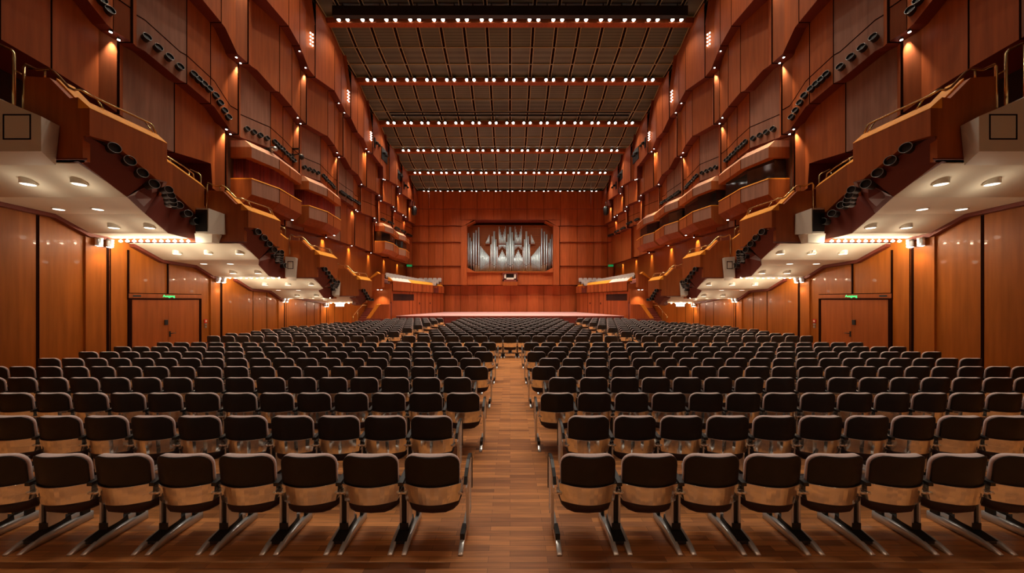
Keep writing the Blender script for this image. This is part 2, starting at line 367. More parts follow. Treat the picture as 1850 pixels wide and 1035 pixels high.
# ---- doors in the lower wall
for n, s in ((1, -1), (2, 1)):
    y0, y1 = ydep(236, XL), ydep(358, XL); ym = ydep(302, XL)
    d = thing('door_%d' % n, 'double wooden exit door in the %s side wall under a green sign' % SD[s], None, (s*XL, ym, 0), kind='structure')
    def part(mb, name, mt, **k): return local(d, mb.build(name, mt, d, **k))
    xa, xb = s*(XL-0.03), s*(XL+0.01)
    def bx(mb, d0, d1, *r): return mb.box(min(s*(XL-d0), s*(XL-d1)), max(s*(XL-d0), s*(XL-d1)), *r)
    h = hgt(541.5, ym)
    part(bx(bx(bx(MB(), 0.05, 0, y0-0.09, y0, 0, h+0.0), 0.05, 0, y1, y1+0.09, 0, h), 0.05, 0, y0-0.09, y1+0.09, h, h+0.05), 'door_frame', GROOVE)
    part(bx(MB(), 0.035, 0, y0, ym-0.006, 0.01, h), 'door_leaf', WOODL)
    l2 = part(bx(MB(), 0.035, 0, ym+0.006, y1, 0.01, h), 'door_leaf', WOODL)
    part(bx(MB(), 0.05, 0, y0-0.09, y1+0.09, h+0.06, h+0.2), 'transom', WOODL)
    part(bx(bx(bx(MB(), 0.045, 0, y0-0.09, y1+0.09, h+0.2, h+0.225), 0.045, 0, ym-0.015, ym+0.015, h+0.2, h+1.6), 0.045, 0, y0-0.1, y0-0.07, h, h+1.6), 'transom_joint', GROOVE)
    part(bx(MB(), 0.055, 0.05, y0+0.02, y0+0.25, h+0.095, h+0.155), 'vent_slot', BLACK)
    zc = 2.19-(582-542)*ym/F; ys = ym-0.08
    part(bx(MB(), 0.07, 0.035, ys-0.05, ys+0.05, zc-0.09, zc+0.09), 'push_plate', BLACK)
    zc = 2.19-(603-542)*(ym+0.1)/F
    mb = bx(MB(), 0.05, 0.035, ym+0.03, ym+0.08, zc-0.1, zc+0.1); mb.tube([(s*(XL-0.04), ym+0.055, zc+0.02), (s*(XL-0.09), ym+0.055, zc+0.02), (s*(XL-0.1), ym+0.2, zc+0.02)], 0.013, 8)
    part(mb, 'door_handle', BLACKM)
    # exit sign lettering above the door
    cu = bpy.data.curves.new('sign_text', 'FONT'); cu.body = 'Ausgang'; cu.size = 0.125; cu.extrude = 0.004; cu.align_x = 'CENTER'; cu.align_y = 'CENTER'
    to = bpy.data.objects.new('tmp_text', cu); COL.objects.link(to)
    dg = bpy.context.evaluated_depsgraph_get(); me = bpy.data.meshes.new_from_object(to.evaluated_get(dg)); bpy.data.objects.remove(to)
    me.materials.clear(); me.materials.append(GREEN)
    o = bpy.data.objects.new('exit_sign', me); COL.objects.link(o)
    o.location = (s*(XL-0.058), ym+(0.01), h+0.13); o.rotation_euler = (pi/2, 0, pi/2 if s < 0 else -pi/2)
    tag(o, 'small green glowing Ausgang exit sign above the %s double door' % SD[s], 'exit sign', 'green exit signs above the side doors')
    # small wall fittings beside the door
    yf = ydep(371, XL)
    zc = hgt(580, yf)
    fb = thing('fire_alarm_box', 'small red fire call point beside the %s double door' % SD[s], 'fire alarm', (s*(XL-0.01), yf, zc), 'red fire call points')
    fb_ = MB().box(-0.015, 0.015, -0.06, 0.06, -0.07, 0.07).build('red_box', REDP, fb)
    MB().box(-s*0.022-0.004, -s*0.022+0.004, -0.03, 0.03, -0.03, 0.03).build('press_panel', WHITE, fb)
    fo = MB().box(-0.015, 0.015, -0.045, 0.045, -0.04, 0.04).box(-0.015, 0.015, -0.04, 0.04, -0.14, -0.07).build('wall_switch', SILVER)
    fo.location = (s*(XL-0.01), yf, zc-0.13)
    tag(fo, 'small metal switch plates under the red call point on the %s wall' % SD[s], 'switch')

# ------------------------------------------------------------------ ceiling
ce = thing('ceiling', None, None, kind='structure')
mp_, rb, bz, bm_ = MB(), MB(), MB(), MB()
RP = 1.395
for k in range(-6, 6):
    y0, h0 = row_y(k), row_h(k); h1 = row_h(k+1) if k < 5 else h0-0.5
    prof = [(y0+0.32, h0+0.06), (y0+1.5, h0-0.42), (y0+2.7, h0-0.62), (min(y0+3.82, y0+3.82), h1+0.20)]
    if k == 5: prof = [(y0-0.1, h0+0.2), (YB+0.2, h0)]
    for (ya, za), (yb, zb) in zip(prof, prof[1:]):
        mp_.hexa([(-XC-0.4, ya, za), (XC+0.4, ya, za), (XC+0.4, yb, zb), (-XC-0.4, yb, zb)], [(-XC-0.4, ya, za+0.06), (XC+0.4, ya, za+0.06), (XC+0.4, yb, zb+0.06), (-XC-0.4, yb, zb+0.06)])
        bz.hexa([(-XC, yb-0.04, zb-0.05), (XC, yb-0.04, zb-0.05), (XC, yb, zb-0.05), (-XC, yb, zb-0.05)], [(-XC, yb-0.04, zb+0.01), (XC, yb-0.04, zb+0.01), (XC, yb, zb+0.01), (-XC, yb, zb+0.01)])
        for i in range(-8, 9):
            x = i*RP if abs(i) < 8 else (XC if i > 0 else -XC)
            a = 0.07
            rb.hexa([(x-a, ya, za-0.03), (x+a, ya, za-0.03), (x+a, yb, zb-0.03), (x-a, yb, zb-0.03)], [(x-a, ya, za+0.02), (x+a, ya, za+0.02), (x+a, yb, zb+0.02), (x-a, yb, zb+0.02)])
            for q in (-1, 1):
                xx = x+q*0.10; c = 0.02
                bz.hexa([(xx-c, ya, za-0.06), (xx+c, ya, za-0.06), (xx+c, yb, zb-0.06), (xx-c, yb, zb-0.06)], [(xx-c, ya, za+0.02), (xx+c, ya, za+0.02), (xx+c, yb, zb+0.02), (xx-c, yb, zb+0.02)])
    bm_.box(-XC-0.3, XC+0.3, y0-0.03, y0+0.3, h0-0.17, h0+0.22)
mp_.build('mesh_panels', MESHM, ce, label='dark brown perforated ceiling panels')
rb.build('rib_gaps', GROOVE, ce); bz.build('rib_edges', BRONZE, ce, label='bronze edges between ceiling panels')
bm_.build('lamp_bars', WOODR, ce, label='red wooden bars carrying the ceiling lamps')
MB().box(-13, 13, 3, 40, 20.9, 21.0).build('roof_slab', GROOVE, ce)
# black rigging truss in front of the first lamp row
tr = thing('lighting_truss', 'black rigging truss across the top of the hall before the first lamp row', 'truss', (0, 18.5, 18.5))
hz = lambda y: hgt(y, 18.5)
m = MB().box(-10.0, 10.0, 18.35, 18.6, hz(31.5), hz(14)); local(tr, m.build('truss_beam', BLACK, tr))
m = MB()
for i in range(-9, 10): m.box(i*1.05-0.03, i*1.05+0.03, 18.4, 18.5, hz(14), hz(2))
local(tr, m.build('hangers', BLACK, tr))
m = MB().box(-10.0, 10.0, 18.38, 18.48, hz(9), hz(6)); local(tr, m.build('truss_rail', BLACKM, tr))

for n, (py, Y, r) in enumerate(((203, 25.2, .05), (208.5, 25.6, .07), (232, 28.0, .05), (281, 32.0, .05), (294, 33, .04), (303, 34.0, .06), (307, 34.2, .04), (318, 35.6, .05))):
    o = MB().tube([(-9.3, 0, 0), (9.3, 0, 0)], r, 8).build('rigging_pipe', BLACKM); o.location = (0, Y, hgt(py, Y)-0.0)
    tag(o, 'long black rigging pipe hung under the ceiling, %s from the camera' % ORD[n+1], 'pipe', 'rigging pipes')
for s in (-1, 1):
    for n, (dx, Y) in enumerate(((158, 33.0), (146, 35.0))):
        x = dx*Y/F; o = MB().tube([(0, 0, 0), (0, 0, -(4.6 if n == 0 else 6.5))], 0.010, 5).build('hanging_cable', BLACKM); o.location = (s*x, Y, hgt(318+16*n, Y)+0.9)
        tag(o, 'thin cable hanging from the ceiling near the %s end of the organ wall, %s' % (SD[s], ('outer', 'inner')[n]), 'cable', 'hanging cables')
# ceiling spotlights: 6 rows of 15 pairs
lamp = thing('ceiling_spotlight', 'x', 'ceiling light', group='ceiling spotlights')
m = MB().tube([(0, 0.02, 0.30), (0, 0.02, 0.10)], 0.012, 6); m.tube([(0, 0.05, 0.12), (0, 0, 0.0), (0, -0.03, -0.07)], [0.09, 0.12, 0.13], 12)
m.build('lamp_housing', BLACKM, lamp)
d_ = Vector((0, -0.5, -1)).normalized(); c_ = Vector((0, -0.033, -0.078))
uu = Vector((1, 0, 0)); vv = d_.cross(uu)
m = MB(); ring = [c_+d_*0.012+(uu*cos(a)+vv*sin(a))*0.10 for a in [2*pi*i/14 for i in range(14)]]
ring2 = [p-d_*0.02 for p in ring]; m.hexa(ring2, ring); m.build('lamp_lens', LAMPW, lamp)
first = True
for k in range(6):
    for i in range(-7, 8):
        for j, q in enumerate((-0.26, 0.26)):
            n = (i+7)*2+j+1; x = i*RP+q; y = row_y(k)-0.12; z = row_h(k)
            if k == 5: y -= 0.3
            side = 'from left' if n <= 15 else 'from right'; nn = n if n <= 15 else 31-n
            lab = 'round ceiling spotlight, %s %s in the %s lamp row' % (ORD[nn], side, ['front', 'second', 'third', 'fourth', 'fifth', 'farthest'][k])
            if first: o = lamp; lamp.location = (x, y, z); lamp['label'] = lab; first = False
            else: o = dup(lamp, (x, y, z), lab)
            if k == 5: o.scale = (0.8, 0.8, 0.8)
# the light these rows give: one wide beam per lamp pair, rows above the stalls included
for k in range(-4, 6):
    for i in range(-7, 8):
        pw = P_CEIL*(1.35 if k < 0 else 1.0)*(1.5 if k >= 4 else 1)
        if k == 5: spot('ceiling_beam', (i*RP, row_y(k)-0.9, row_h(k)-0.3), (i*RP, row_y(k)-9, 0), pw*0.7, CEIL_COL, 1.1, 0.9, 0.12)
        else: spot('ceiling_beam', (i*RP, row_y(k)-0.25, row_h(k)-0.2), (i*RP, row_y(k)-0.6, 0), pw, CEIL_COL, 1.6, 0.9, 0.12)

# ------------------------------------------------------------------ tier lamps (pairs on the undersides) and their beams
def lamp_disc(name, loc, r, label, cat, group, mt=LAMPW, hh=0.02):
    m = MB(); m.cur = 0
    m.tube([(0, 0, 0.03), (0, 0, -hh)], r*1.25, 12); m.cur = 1; m.tube([(0, 0, -hh+0.002), (0, 0, -hh-0.012)], r, 12)
    o = m.build(name, [BLACKM, mt]); o.location = loc; return tag(o, label, cat, group)
LP = {5: [(541, 120), (552, 129), (612, 200), (622, 207), (661.5, 271.5), (666, 274.5), (692.5, 321.5), (695.5, 323.5), (719, 346), (722, 348.5)],
      4: [(427, 105), (434.5, 111.5), (538, 218), (543, 221.8), (609, 279), (612.5, 281.5), (653, 335.2), (685, 361), (688, 363), (711, 381), (713.5, 383), (733, 398), (728, 400)],
      3: [(200, 62), (214.5, 72), (409, 236.5), (416.5, 241), (643, 379), (646, 381), (676.5, 399.5), (680, 401)],
      2: [(589.5, 426.8), (635.5, 443.3), (670.3, 456)]}
UP = {5: ('top', X5, 4), 4: ('second highest', X4, 3), 3: ('middle', X3, 2), 2: ('lowest', X2, 1)}
for s in (-1, 1):
    for t, lst in LP.items():
        for n, (px, py) in enumerate(lst):
            X = UP[t][1]+0.04; Y = ydep(px, X); Y = min(Y, YB-0.3); z = edge_z(t, Y)-0.012
            lamp_disc('wall_spotlight', (s*X, Y, z), 0.033, 'small recessed spotlight under the %s %s wall tier, %s from the camera' % (UP[t][0], SD[s], ORD[n+1]), 'spotlight', 'spotlights under the wall tiers')
    # beams, one per pair, grazing the panels below; px of the lit strip on each lower face
    STR = {5: (443, 547.5, 617, 661, 693.5, 719.5, 740), 4: (225, 423, 535, 605.5, 649.5, 685, 712, 732), 3: (198, 406, 541, 640, 674.5, 700), 2: (583, 630.5, 666, 694, 718)}
    for t, lst in STR.items():
        for px in lst:
            X = UP[t][1]+0.4
            for _ in range(3):
                Y = ydep(px, X); X = (face_x(t-1, Y) if t > 2 else XL)-0.07
            if Y > YB-0.2: continue
            z = edge_z(t, Y)-0.05
            for q in (0.0, 0.16): spot('tier_beam', (s*X, Y+q, z), (s*(X+0.06), Y+q+0.02, z-3.0), P_STRIP, WARM, 0.9, 1.0, 0.025)

# ------------------------------------------------------------------ air nozzles
def nozzle_mesh(r, L, dirv):
    m = MB(); m.smooth = False; d = Vector(dirv).normalized()
    a = Vector((0, 0, 1)); u = (a-d*a.dot(d)).normalized(); w = d.cross(u)
    def ring(off, rr): return [d*off+u*cos(2*pi*k/16)*rr+w*sin(2*pi*k/16)*rr for k in range(16)]
    m.cur = 0; m.smooth = True
    m.loft([ring(-L*0.9, r*0.95), ring(L*0.3, r*0.95), ring(L*0.3, r*1.05), ring(L*0.45, r*1.05)], caps=False)
    m.cur = 1; m.loft([ring(L*0.45, r*1.06), ring(L*0.47, r*1.02), ring(L*0.45, r*0.95)], caps=False)
    m.cur = 2; m.loft([ring(L*0.45, r*0.95), ring(L*0.22, r*0.8)], caps=False); m.add(ring(L*0.22, r*0.8), [tuple(range(16))])
    return m
NZ_DATA = {}
def nozzle(s, loc, r, label, group, dirv=(0.9, -0.35, 0.2)):
    key = (s, r, dirv)
    if key not in NZ_DATA:
        o = nozzle_mesh(r, r*1.9, (-s*dirv[0], dirv[1], dirv[2])).build('air_nozzle', [NOZ, NRIM, BLACK]); NZ_DATA[key] = o.data
    else: o = bpy.data.objects.new('air_nozzle', NZ_DATA[key]); COL.objects.link(o)
    o.location = loc; return tag(o, label, 'air nozzle', group)
NZ3 = [[(182.7, 1), (196.5, 19.5)], [(263.8, 68), (284.9, 86.8), (304.8, 103.8), (323.8, 121.3)], [(349, 134.8), (357.8, 143.5), (367.4, 152), (377, 160.9)],
       [(389, 173), (397, 186), (404.8, 200), (412, 211.8)], [(446, 233.4), (458.2, 239.2), (469.9, 244.8), (481.8, 250.3)], [(495.7, 256.3), (500.5, 261), (505.2, 265.8), (510.6, 270)],
       [(516, 276.5), (521.3, 280.6), (526, 286), (530.8, 290)], [(550, 302.4), (558.7, 305.9), (566.2, 309.2), (574.2, 312.5)], [(583.7, 317.5), (587.3, 321), (590.2, 325.2), (594, 328.5)],
       [(596.8, 331), (599.5, 334), (602, 337), (604.5, 339.8)], [(616, 346.5), (619, 348.5), (621.5, 350.5), (624, 352)], [(629, 355.5), (631.5, 357), (634, 359), (636.5, 360.5)],
       [(640.5, 362.5), (643, 364), (645.5, 366), (648, 367.3)], [(690, 395.5), (692.5, 396.5), (695, 398)], [(702, 401), (704.5, 402), (707, 403), (709.5, 404.5)],
       [(715, 411), (717, 412), (719, 413), (721, 414.5)], [(725.5, 416.5), (727.5, 417.5), (729.5, 418.5), (731.5, 419.5)], [(736, 423), (738.5, 424), (741, 425), (743.5, 426)]]
for s in (-1, 1):
    for gi, grp in enumerate(NZ3):
        for n, (px, py) in enumerate(grp):
            Y = ydep(px, X3); X = face_x(3, Y); Y = ydep(px, X); X = face_x(3, Y)-0.06; Y = ydep(px, X)
            nozzle(s, (s*X, Y, hgt(py, Y)), 0.105, 'black air nozzle, %s in the %s cluster from the camera on the %s wall tier' % (ORD[n+1], ORD[gi+1], SD[s]), 'air nozzles along the middle wall tier', (0.93, -0.3, 0.2))
# ------------------------------------------------------------------ stalls side loges: stepped balconies coming down the side walls
DZ = [0.0, -0.95, -1.82, -2.67]
LOGE = ['nearest', 'second', 'third', 'farthest']
def loge(k, s):
    dy = BAY*k; dz = DZ[k]+CH
    root = thing('side_balcony', 'stepped wooden side balcony with cream underside on the %s wall, %s' % (SD[s], 'nearest the camera' if k == 0 else ORD[k+1]+' from the camera'), 'balcony', (s*XL, 6.5+dy, dz+2.8), 'stepped side balconies')
    def p(X, Y, h): return (s*X, Y+dy, h+dz)
    def B(mb, name, mt, **kw): return local(root, mb.build(name, mt, root, **kw))
    # underside
    if k < 3: st = [(6.62, 2.77, 8.67), (7.5, 2.36, 8.8), (8.72, 2.30, 9.75), (9.45, 1.93, 9.9), (10.03, 1.89, 9.9)]
    else: st = [(6.62, 2.86, 8.7), (7.5, 2.75, 9.0), (8.9, 2.60, 9.9), (10.03, 2.49, 9.95)]
    m = MB()
    for (ya, za, xa), (yb, zb, xb) in zip(st, st[1:]):
        m.hexa([p(xa, ya, za), p(xb, yb, zb), p(XL, yb, zb), p(XL, ya, za)], [p(xa, ya, za+0.12), p(xb, yb, zb+0.12), p(XL, yb, zb+0.12), p(XL, ya, za+0.12)])
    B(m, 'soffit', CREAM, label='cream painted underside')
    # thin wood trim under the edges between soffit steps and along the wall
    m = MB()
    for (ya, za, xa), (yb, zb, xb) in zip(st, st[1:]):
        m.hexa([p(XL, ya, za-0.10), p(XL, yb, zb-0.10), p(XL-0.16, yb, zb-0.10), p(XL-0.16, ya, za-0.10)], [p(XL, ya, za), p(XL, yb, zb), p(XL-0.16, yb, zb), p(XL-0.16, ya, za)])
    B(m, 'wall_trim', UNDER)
    # floor mass (stairs inside)
    m = MB()
    ft = [(6.56, 3.05, 8.62), (7.95, 3.05, 8.62), (8.75, 2.75, 9.8), (10.40, 2.55, 9.9)]
    def soff(Y):
        for a, b in zip(st, st[1:]):
            if a[0] <= Y <= b[0]: return a[1]+(b[1]-a[1])*(Y-a[0])/(b[0]-a[0])
        return st[0][1] if Y < st[0][0] else st[-1][1]
    for (ya, za, xa), (yb, zb, xb) in zip(ft, ft[1:]):
        m.hexa([p(xa+.1, ya, soff(ya)+.13), p(xb+.1, yb, soff(yb)+.13), p(XL, yb, soff(yb)+.13), p(XL, ya, soff(ya)+.13)], [p(xa+.1, ya, za), p(xb+.1, yb, zb), p(XL, yb, zb), p(XL, ya, za)])
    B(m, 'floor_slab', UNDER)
    # rear panel across the hall direction
    top = [(8.512, 3.94), (8.60, 4.04), (8.77, 4.02), (9.18, 4.43), (9.66, 4.46), (9.68, 3.75), (10.9, 3.75), (10.95, 4.1), (XL, 4.1)]
    zb_ = 2.79 if k < 3 else 2.88
    for (xa, za), (xb, zb) in zip(top, top[1:]):
        pass
    m = MB()
    for (xa, za), (xb, zb) in zip(top, top[1:]):
        m.hexa([p(xa, 6.506, zb_), p(xb, 6.506, zb_), p(xb, 6.62, zb_), p(xa, 6.62, zb_)], [p(xa, 6.506, za), p(xb, 6.506, zb), p(xb, 6.62, zb), p(xa, 6.62, za)])
    B(m, 'rear_panel', WOOD)
    m = MB()
    m.hexa([p(8.40, 6.49, zb_), p(XL, 6.49, zb_), p(XL, 6.62, zb_), p(8.65, 6.62, zb_)], [p(8.40, 6.49, zb_+0.03), p(XL, 6.49, zb_+0.03), p(XL, 6.62, zb_+0.03), p(8.65, 6.62, zb_+0.03)])
    B(m, 'rear_trim', UNDER)
    # main parapet
    def para(X, pts, name, mt, d=0.14):              # pts: (Y, zbottom, ztop)
        m = MB()
        for (ya, ba, ta), (yb, bb, tb) in zip(pts, pts[1:]):
            m.hexa([p(X, ya, ba), p(X, yb, bb), p(X+d, yb, bb), p(X+d, ya, ba)], [p(X, ya, ta), p(X, yb, tb), p(X+d, yb, tb), p(X+d, ya, ta)])
        return B(m, name, mt)
    para(8.37, [(6.5, 3.27, 3.82), (6.86, 3.32, 3.82), (7.73, 2.87, 3.82), (7.97, 2.88, 3.82)], 'parapet', WOODL)
    def bevel(X, pts, w=0.23, hh=0.22, name='ledge'):
        m = MB()
        for (ya, ta), (yb, tb) in zip(pts, pts[1:]):
            m.hexa([p(X-.004, ya, ta), p(X-.004, yb, tb), p(X+w, yb, tb), p(X+w, ya, ta)], [p(X-.002, ya, ta+.012), p(X-.002, yb, tb+.012), p(X+w, yb, tb+hh), p(X+w, ya, ta+hh)])
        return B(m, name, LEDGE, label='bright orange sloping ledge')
    bevel(8.37, [(6.5, 3.82), (7.97, 3.82)])
    # return facet and lower parapet
    m = MB(); m.hexa([p(8.37, 7.97, 2.88), p(9.72, 9.1, 2.9), p(9.8, 9.1, 2.9), p(8.5, 8.0, 2.88)], [p(8.37, 7.97, 3.82), p(9.72, 9.1, 3.9), p(9.8, 9.1, 3.9), p(8.5, 8.0, 3.82)])
    B(m, 'parapet_return', WOODL)
    para(9.72, [(9.1, 3.2, 3.95), (9.4, 3.13, 3.90), (10.38, 2.51, 3.58)], 'lower_parapet', WOODL)
    bevel(9.72, [(9.1, 3.95), (9.4, 3.90), (10.38, 3.58)], 0.12, 0.14, 'lower_ledge')
    # recessed fascia
    m = MB()
    m.hexa([p(8.67, 6.55, 2.79), p(8.8, 7.5, 2.37), p(9.1, 7.9, 2.36), p(9.1, 6.7, 2.79)], [p(8.47, 6.52, 3.30), p(8.47, 7.75, 2.95), p(8.9, 7.95, 2.95), p(8.9, 6.6, 3.30)])
    m.hexa([p(8.8, 7.5, 2.37), p(9.75, 8.72, 2.31), p(9.95, 8.72, 2.4), p(9.2, 7.6, 2.4)], [p(8.47, 7.9, 2.92), p(9.74, 9.05, 3.0), p(9.95, 9.05, 3.0), p(8.9, 7.9, 2.92)])
    if k < 3:
        m.hexa([p(9.75, 8.72, 2.31), p(9.9, 9.45, 1.94), p(10.1, 9.45, 2.0), p(10.0, 8.72, 2.4)], [p(9.80, 8.95, 3.2), p(9.80, 9.45, 3.15), p(10.0, 9.45, 3.15), p(10.0, 8.95, 3.2)])
        m.hexa([p(9.9, 9.45, 1.94), p(9.9, 10.38, 1.89), p(10.1, 10.38, 1.9), p(10.1, 9.45, 2.0)], [p(9.80, 9.45, 3.12), p(9.80, 10.38, 2.52), p(10.0, 10.38, 2.52), p(10.0, 9.45, 3.12)])
    else:
        m.hexa([p(9.75, 8.72, 2.6), p(9.9, 10.38, 2.48), p(10.1, 10.38, 2.5), p(10.0, 8.72, 2.6)], [p(9.80, 8.95, 3.2), p(9.80, 10.38, 2.55), p(10.0, 10.38, 2.55), p(10.0, 8.95, 3.2)])
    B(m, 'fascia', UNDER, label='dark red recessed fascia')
    # inner end panel closing the balcony towards the next one
    m = MB().box(min(s*9.72, s*XL), max(s*9.72, s*XL), 10.36+dy, 10.42+dy, (1.9 if k < 3 else 2.5)+dz, 3.0+dz); B(m, 'end_panel', WOOD)
    # stair ledge beside the rail
    m = MB(); m.hexa([p(8.80, 6.62, 4.0), p(9.20, 6.62, 4.41), p(9.20, 6.9, 4.41), p(8.80, 6.9, 4.0)], [p(8.80, 6.62, 4.09), p(9.20, 6.62, 4.5), p(9.20, 6.9, 4.5), p(8.80, 6.9, 4.09)])
    B(m, 'stair_ledge', LEDGE)
    # brass handrail
    r = 0.024; m = MB()
    m.tube([p(9.72, 6.53, 3.78), p(9.72, 6.53, 4.66), p(9.68, 6.53, 4.71), p(9.45, 6.53, 4.60), p(9.2, 6.53, 4.62), p(9.1, 6.53, 4.55), p(8.82, 6.53, 4.25), p(8.72, 6.53, 4.20), p(8.6, 6.53, 4.21),
            p(8.66, 6.75, 4.22), p(8.70, 7.85, 4.27), p(8.68, 7.93, 4.24), p(8.62, 7.95, 4.05)], r, 8)
    m.tube([p(9.92, 6.53, 3.78), p(9.92, 6.53, 4.93), p(9.97, 6.53, 5.0), p(10.25, 6.53, 5.13), p(10.3, 6.53, 5.1), p(10.3, 6.53, 3.78)], r, 8)
    m.tube([p(9.72, 6.53, 4.5), p(9.92, 6.53, 4.6)], 0.015, 6)
    m.tube([p(9.3, 6.53, 4.6), p(9.3, 6.53, 4.44)], 0.016, 6)
    for Y in (6.85, 7.78): m.tube([p(8.69, Y, 4.24), p(8.52, Y, 4.0)], 0.014, 6)
    B(m, 'handrail', BRASS, label='polished brass handrail')
    # upper rail of the far lower parapet
    m = MB(); m.tube([p(9.9, 9.15, 4.2), p(9.9, 9.9, 4.05), p(9.9, 10.2, 3.95), p(9.9, 10.25, 3.7)], 0.02, 8); m.tube([p(9.9, 9.5, 4.13), p(9.86, 9.5, 3.95)], 0.014, 6)
    B(m, 'lower_handrail', BRASS)
    # bulb batten
    return root
for s in (-1, 1):
    for k in range(4):
        loge(k, s)
        dy = BAY*k; dz = DZ[k]+CH
        # bulbs along the rear edge of the underside
        nb = (11, 10, 8, 8)[k]; zb = (1.83, 0.97, 0.13, -0.20)[k]+CH; yb = 10.08+dy
        xs = [12.02-(12.02-9.93)*i/(nb-1) for i in range(nb)]
        for i, x in enumerate(xs):
            m = MB(); m.cur = 0; m.tube([(0, 0, 0.06), (0, 0, 0.02)], 0.02, 8); m.cur = 1; m.smooth = True
            m.tube([(0, 0, 0.025), (0, 0, 0.0), (0, 0, -0.03), (0, 0, -0.045)], [0.015, 0.042, 0.036, 0.006], 8)
            if i == 0: o = m.build('light_bulb', [SILVER, BULB]); BD = o.data
            else: o = bpy.data.objects.new('light_bulb', BD); COL.objects.link(o)
            o.location = (s*x, yb, zb)
            tag(o, 'bare bulb under the %s %s balcony, %s from the wall' % (LOGE[k], SD[s], ORD[i+1]), 'light bulb', 'rows of bare bulbs under the side balconies')
            if i % 2 == 0: point('bulb_light', (s*x, yb, zb-0.08), P_BULB*2, (1, 0.82, 0.58), 0.03)
        # pair of glass cylinder lamps on the pilaster
        for n, q in enumerate((-0.10, 0.16)):
            g = thing('glass_wall_lamp', 'clear glass cylinder lamp at the top of the %s %s pilaster, %s' % (LOGE[k], SD[s], 'farther of the pair' if n else 'nearer of the pair'), 'lamp', (s*(XL-0.17), 9.74+q+dy, zb-0.06), 'glass cylinder lamps')
            m = MB(); m.tube([(0, 0, 0.07), (0, 0, 0.02)], 0.085, 14); m.build('cap', SILVER, g)
            m = MB(); m.tube([(0, 0, 0.02), (0, 0, -0.17)], 0.08, 14, caps=False); m.build('glass_shade', SILVER if False else mat('lamp_glass', (0.85, 0.87, 0.9), 0.08, 0.6), g)
            m = MB(); m.tube([(0, 0, 0.0), (0, 0, -0.185)], 0.045, 10); m.build('lamp_core', LAMPW, g)
        spot('pilaster_beam', (s*(XL-0.22), 9.72+dy, zb-0.26), (s*(XL-0.02), 9.75+dy, 0), P_GLASS*2, WARM, 1.5, 0.9, 0.04)
        # lamps in the cream underside
        lp = [('a', x) for x in ((10.4, 9.3) if k == 0 else (11.2, 10.15, 9.1))]+[('b', x) for x in (11.5, 10.5)]+[('c', x) for x in (11.1, 10.1)]
        if k == 3: lp = [('a', 11.0)]
        for n, (zz, x) in enumerate(lp):
            Y, h = {'a': (7.05, 2.56), 'b': (8.32, 2.32), 'c': (9.15, 2.08)}[zz]
            if k == 3: Y, h = 7.6, 2.73
            lab = 'oval downlight in the cream underside of the %s %s balcony, %s from the camera' % (LOGE[k], SD[s], ORD[n+1])
            g = thing('soffit_downlight', lab, 'downlight', (s*x, Y+dy, h+dz), 'downlights under the side balconies')
            if zz == 'b':
                MB().tube([(0, 0, 0.02), (0, 0, -0.015)], 0.115, 18).build('trim_ring', WHITE, g)
                MB().tube([(0, 0, -0.01), (0, 0, -0.02)], 0.095, 18).build('lamp_lens', LAMPS, g)
            else:                                     # housing evens out the sloping underside
                m = MB(); n_ = 18; r0 = 0.12
                up = [(r0*cos(2*pi*i/n_), r0*sin(2*pi*i/n_), 0.06-0.48*r0*sin(2*pi*i/n_)) for i in range(n_)]
                dn = [(r0*cos(2*pi*i/n_), r0*sin(2*pi*i/n_), -0.065) for i in range(n_)]
                m.smooth = True; m.loft([up, dn], caps=False); m.add(dn, [tuple(range(n_))]); m.build('housing', WHITE, g)
                MB().tube([(0, 0, -0.06), (0, 0, -0.07)], 0.10, 18).build('lamp_lens', LAMPS, g)
            spot('downlight_beam', (s*x, Y+dy, h+dz-0.12), (s*x, Y+dy+0.01, 0), P_SOFFIT, (1, 0.84, 0.62), 2.2, 0.8, 0.06)
            if zz != 'b': point('downlight_spill', (s*x, Y+dy-0.1, h+dz-0.34), 4.0, (1, 0.86, 0.66), 0.06)
        # loudspeaker on the rear panel
        g = thing('loudspeaker', ('white wall loudspeaker box with square recess on the %s %s balcony' if k != 1 else 'white loudspeaker with black grille on the %s %s balcony') % (LOGE[k], SD[s]), 'loudspeaker', (s*9.05, 6.3+dy, dz+3.2), 'white loudspeakers on the side balconies')
        def q(X, Y, h): return (s*X-s*9.05, Y-6.3, h-3.2)
        if k != 1:
            w = {0: 1.5, 2: 0.45, 3: 0.42}[k]; x0 = {0: 8.83, 2: 9.21, 3: 9.38}[k]; z0, z1 = (2.80, 3.46 if k == 0 else 3.65)
            if k == 3: z0 = 2.95
            sl = 0.42*w if k == 0 else 0.04
            m = MB(); m.hexa([q(x0+.2, 6.49, z0-.12), q(x0+w, 6.49, z0-.12), q(x0+w, 6.15, z0), q(x0, 6.15, z0)], [q(x0+.12, 6.49, z1), q(x0+w, 6.49, z1+sl), q(x0+w, 6.15, z1+sl), q(x0, 6.15, z1)])
            m.build('cabinet', WHITE, g)
            a, b, c, d = (x0+.19, x0+.72, z0+.22, z1+.04) if k == 0 else (x0+.10, x0+w-.10, z0+.36, z1-.16)
            m = MB()
            for (xa, xb, za, zb2) in ((a, b, c, c+.025), (a, b, d-.025, d), (a, a+.025, c, d), (b-.025, b, c, d)):
                m.hexa([q(xa, 6.155, za), q(xb, 6.155, za), q(xb, 6.145, za), q(xa, 6.145, za)], [q(xa, 6.155, zb2), q(xb, 6.155, zb2), q(xb, 6.145, zb2), q(xa, 6.145, zb2)])
            m.build('recess_frame', GROOVE, g)
        else:
            z0, z1 = 3.02, 3.75
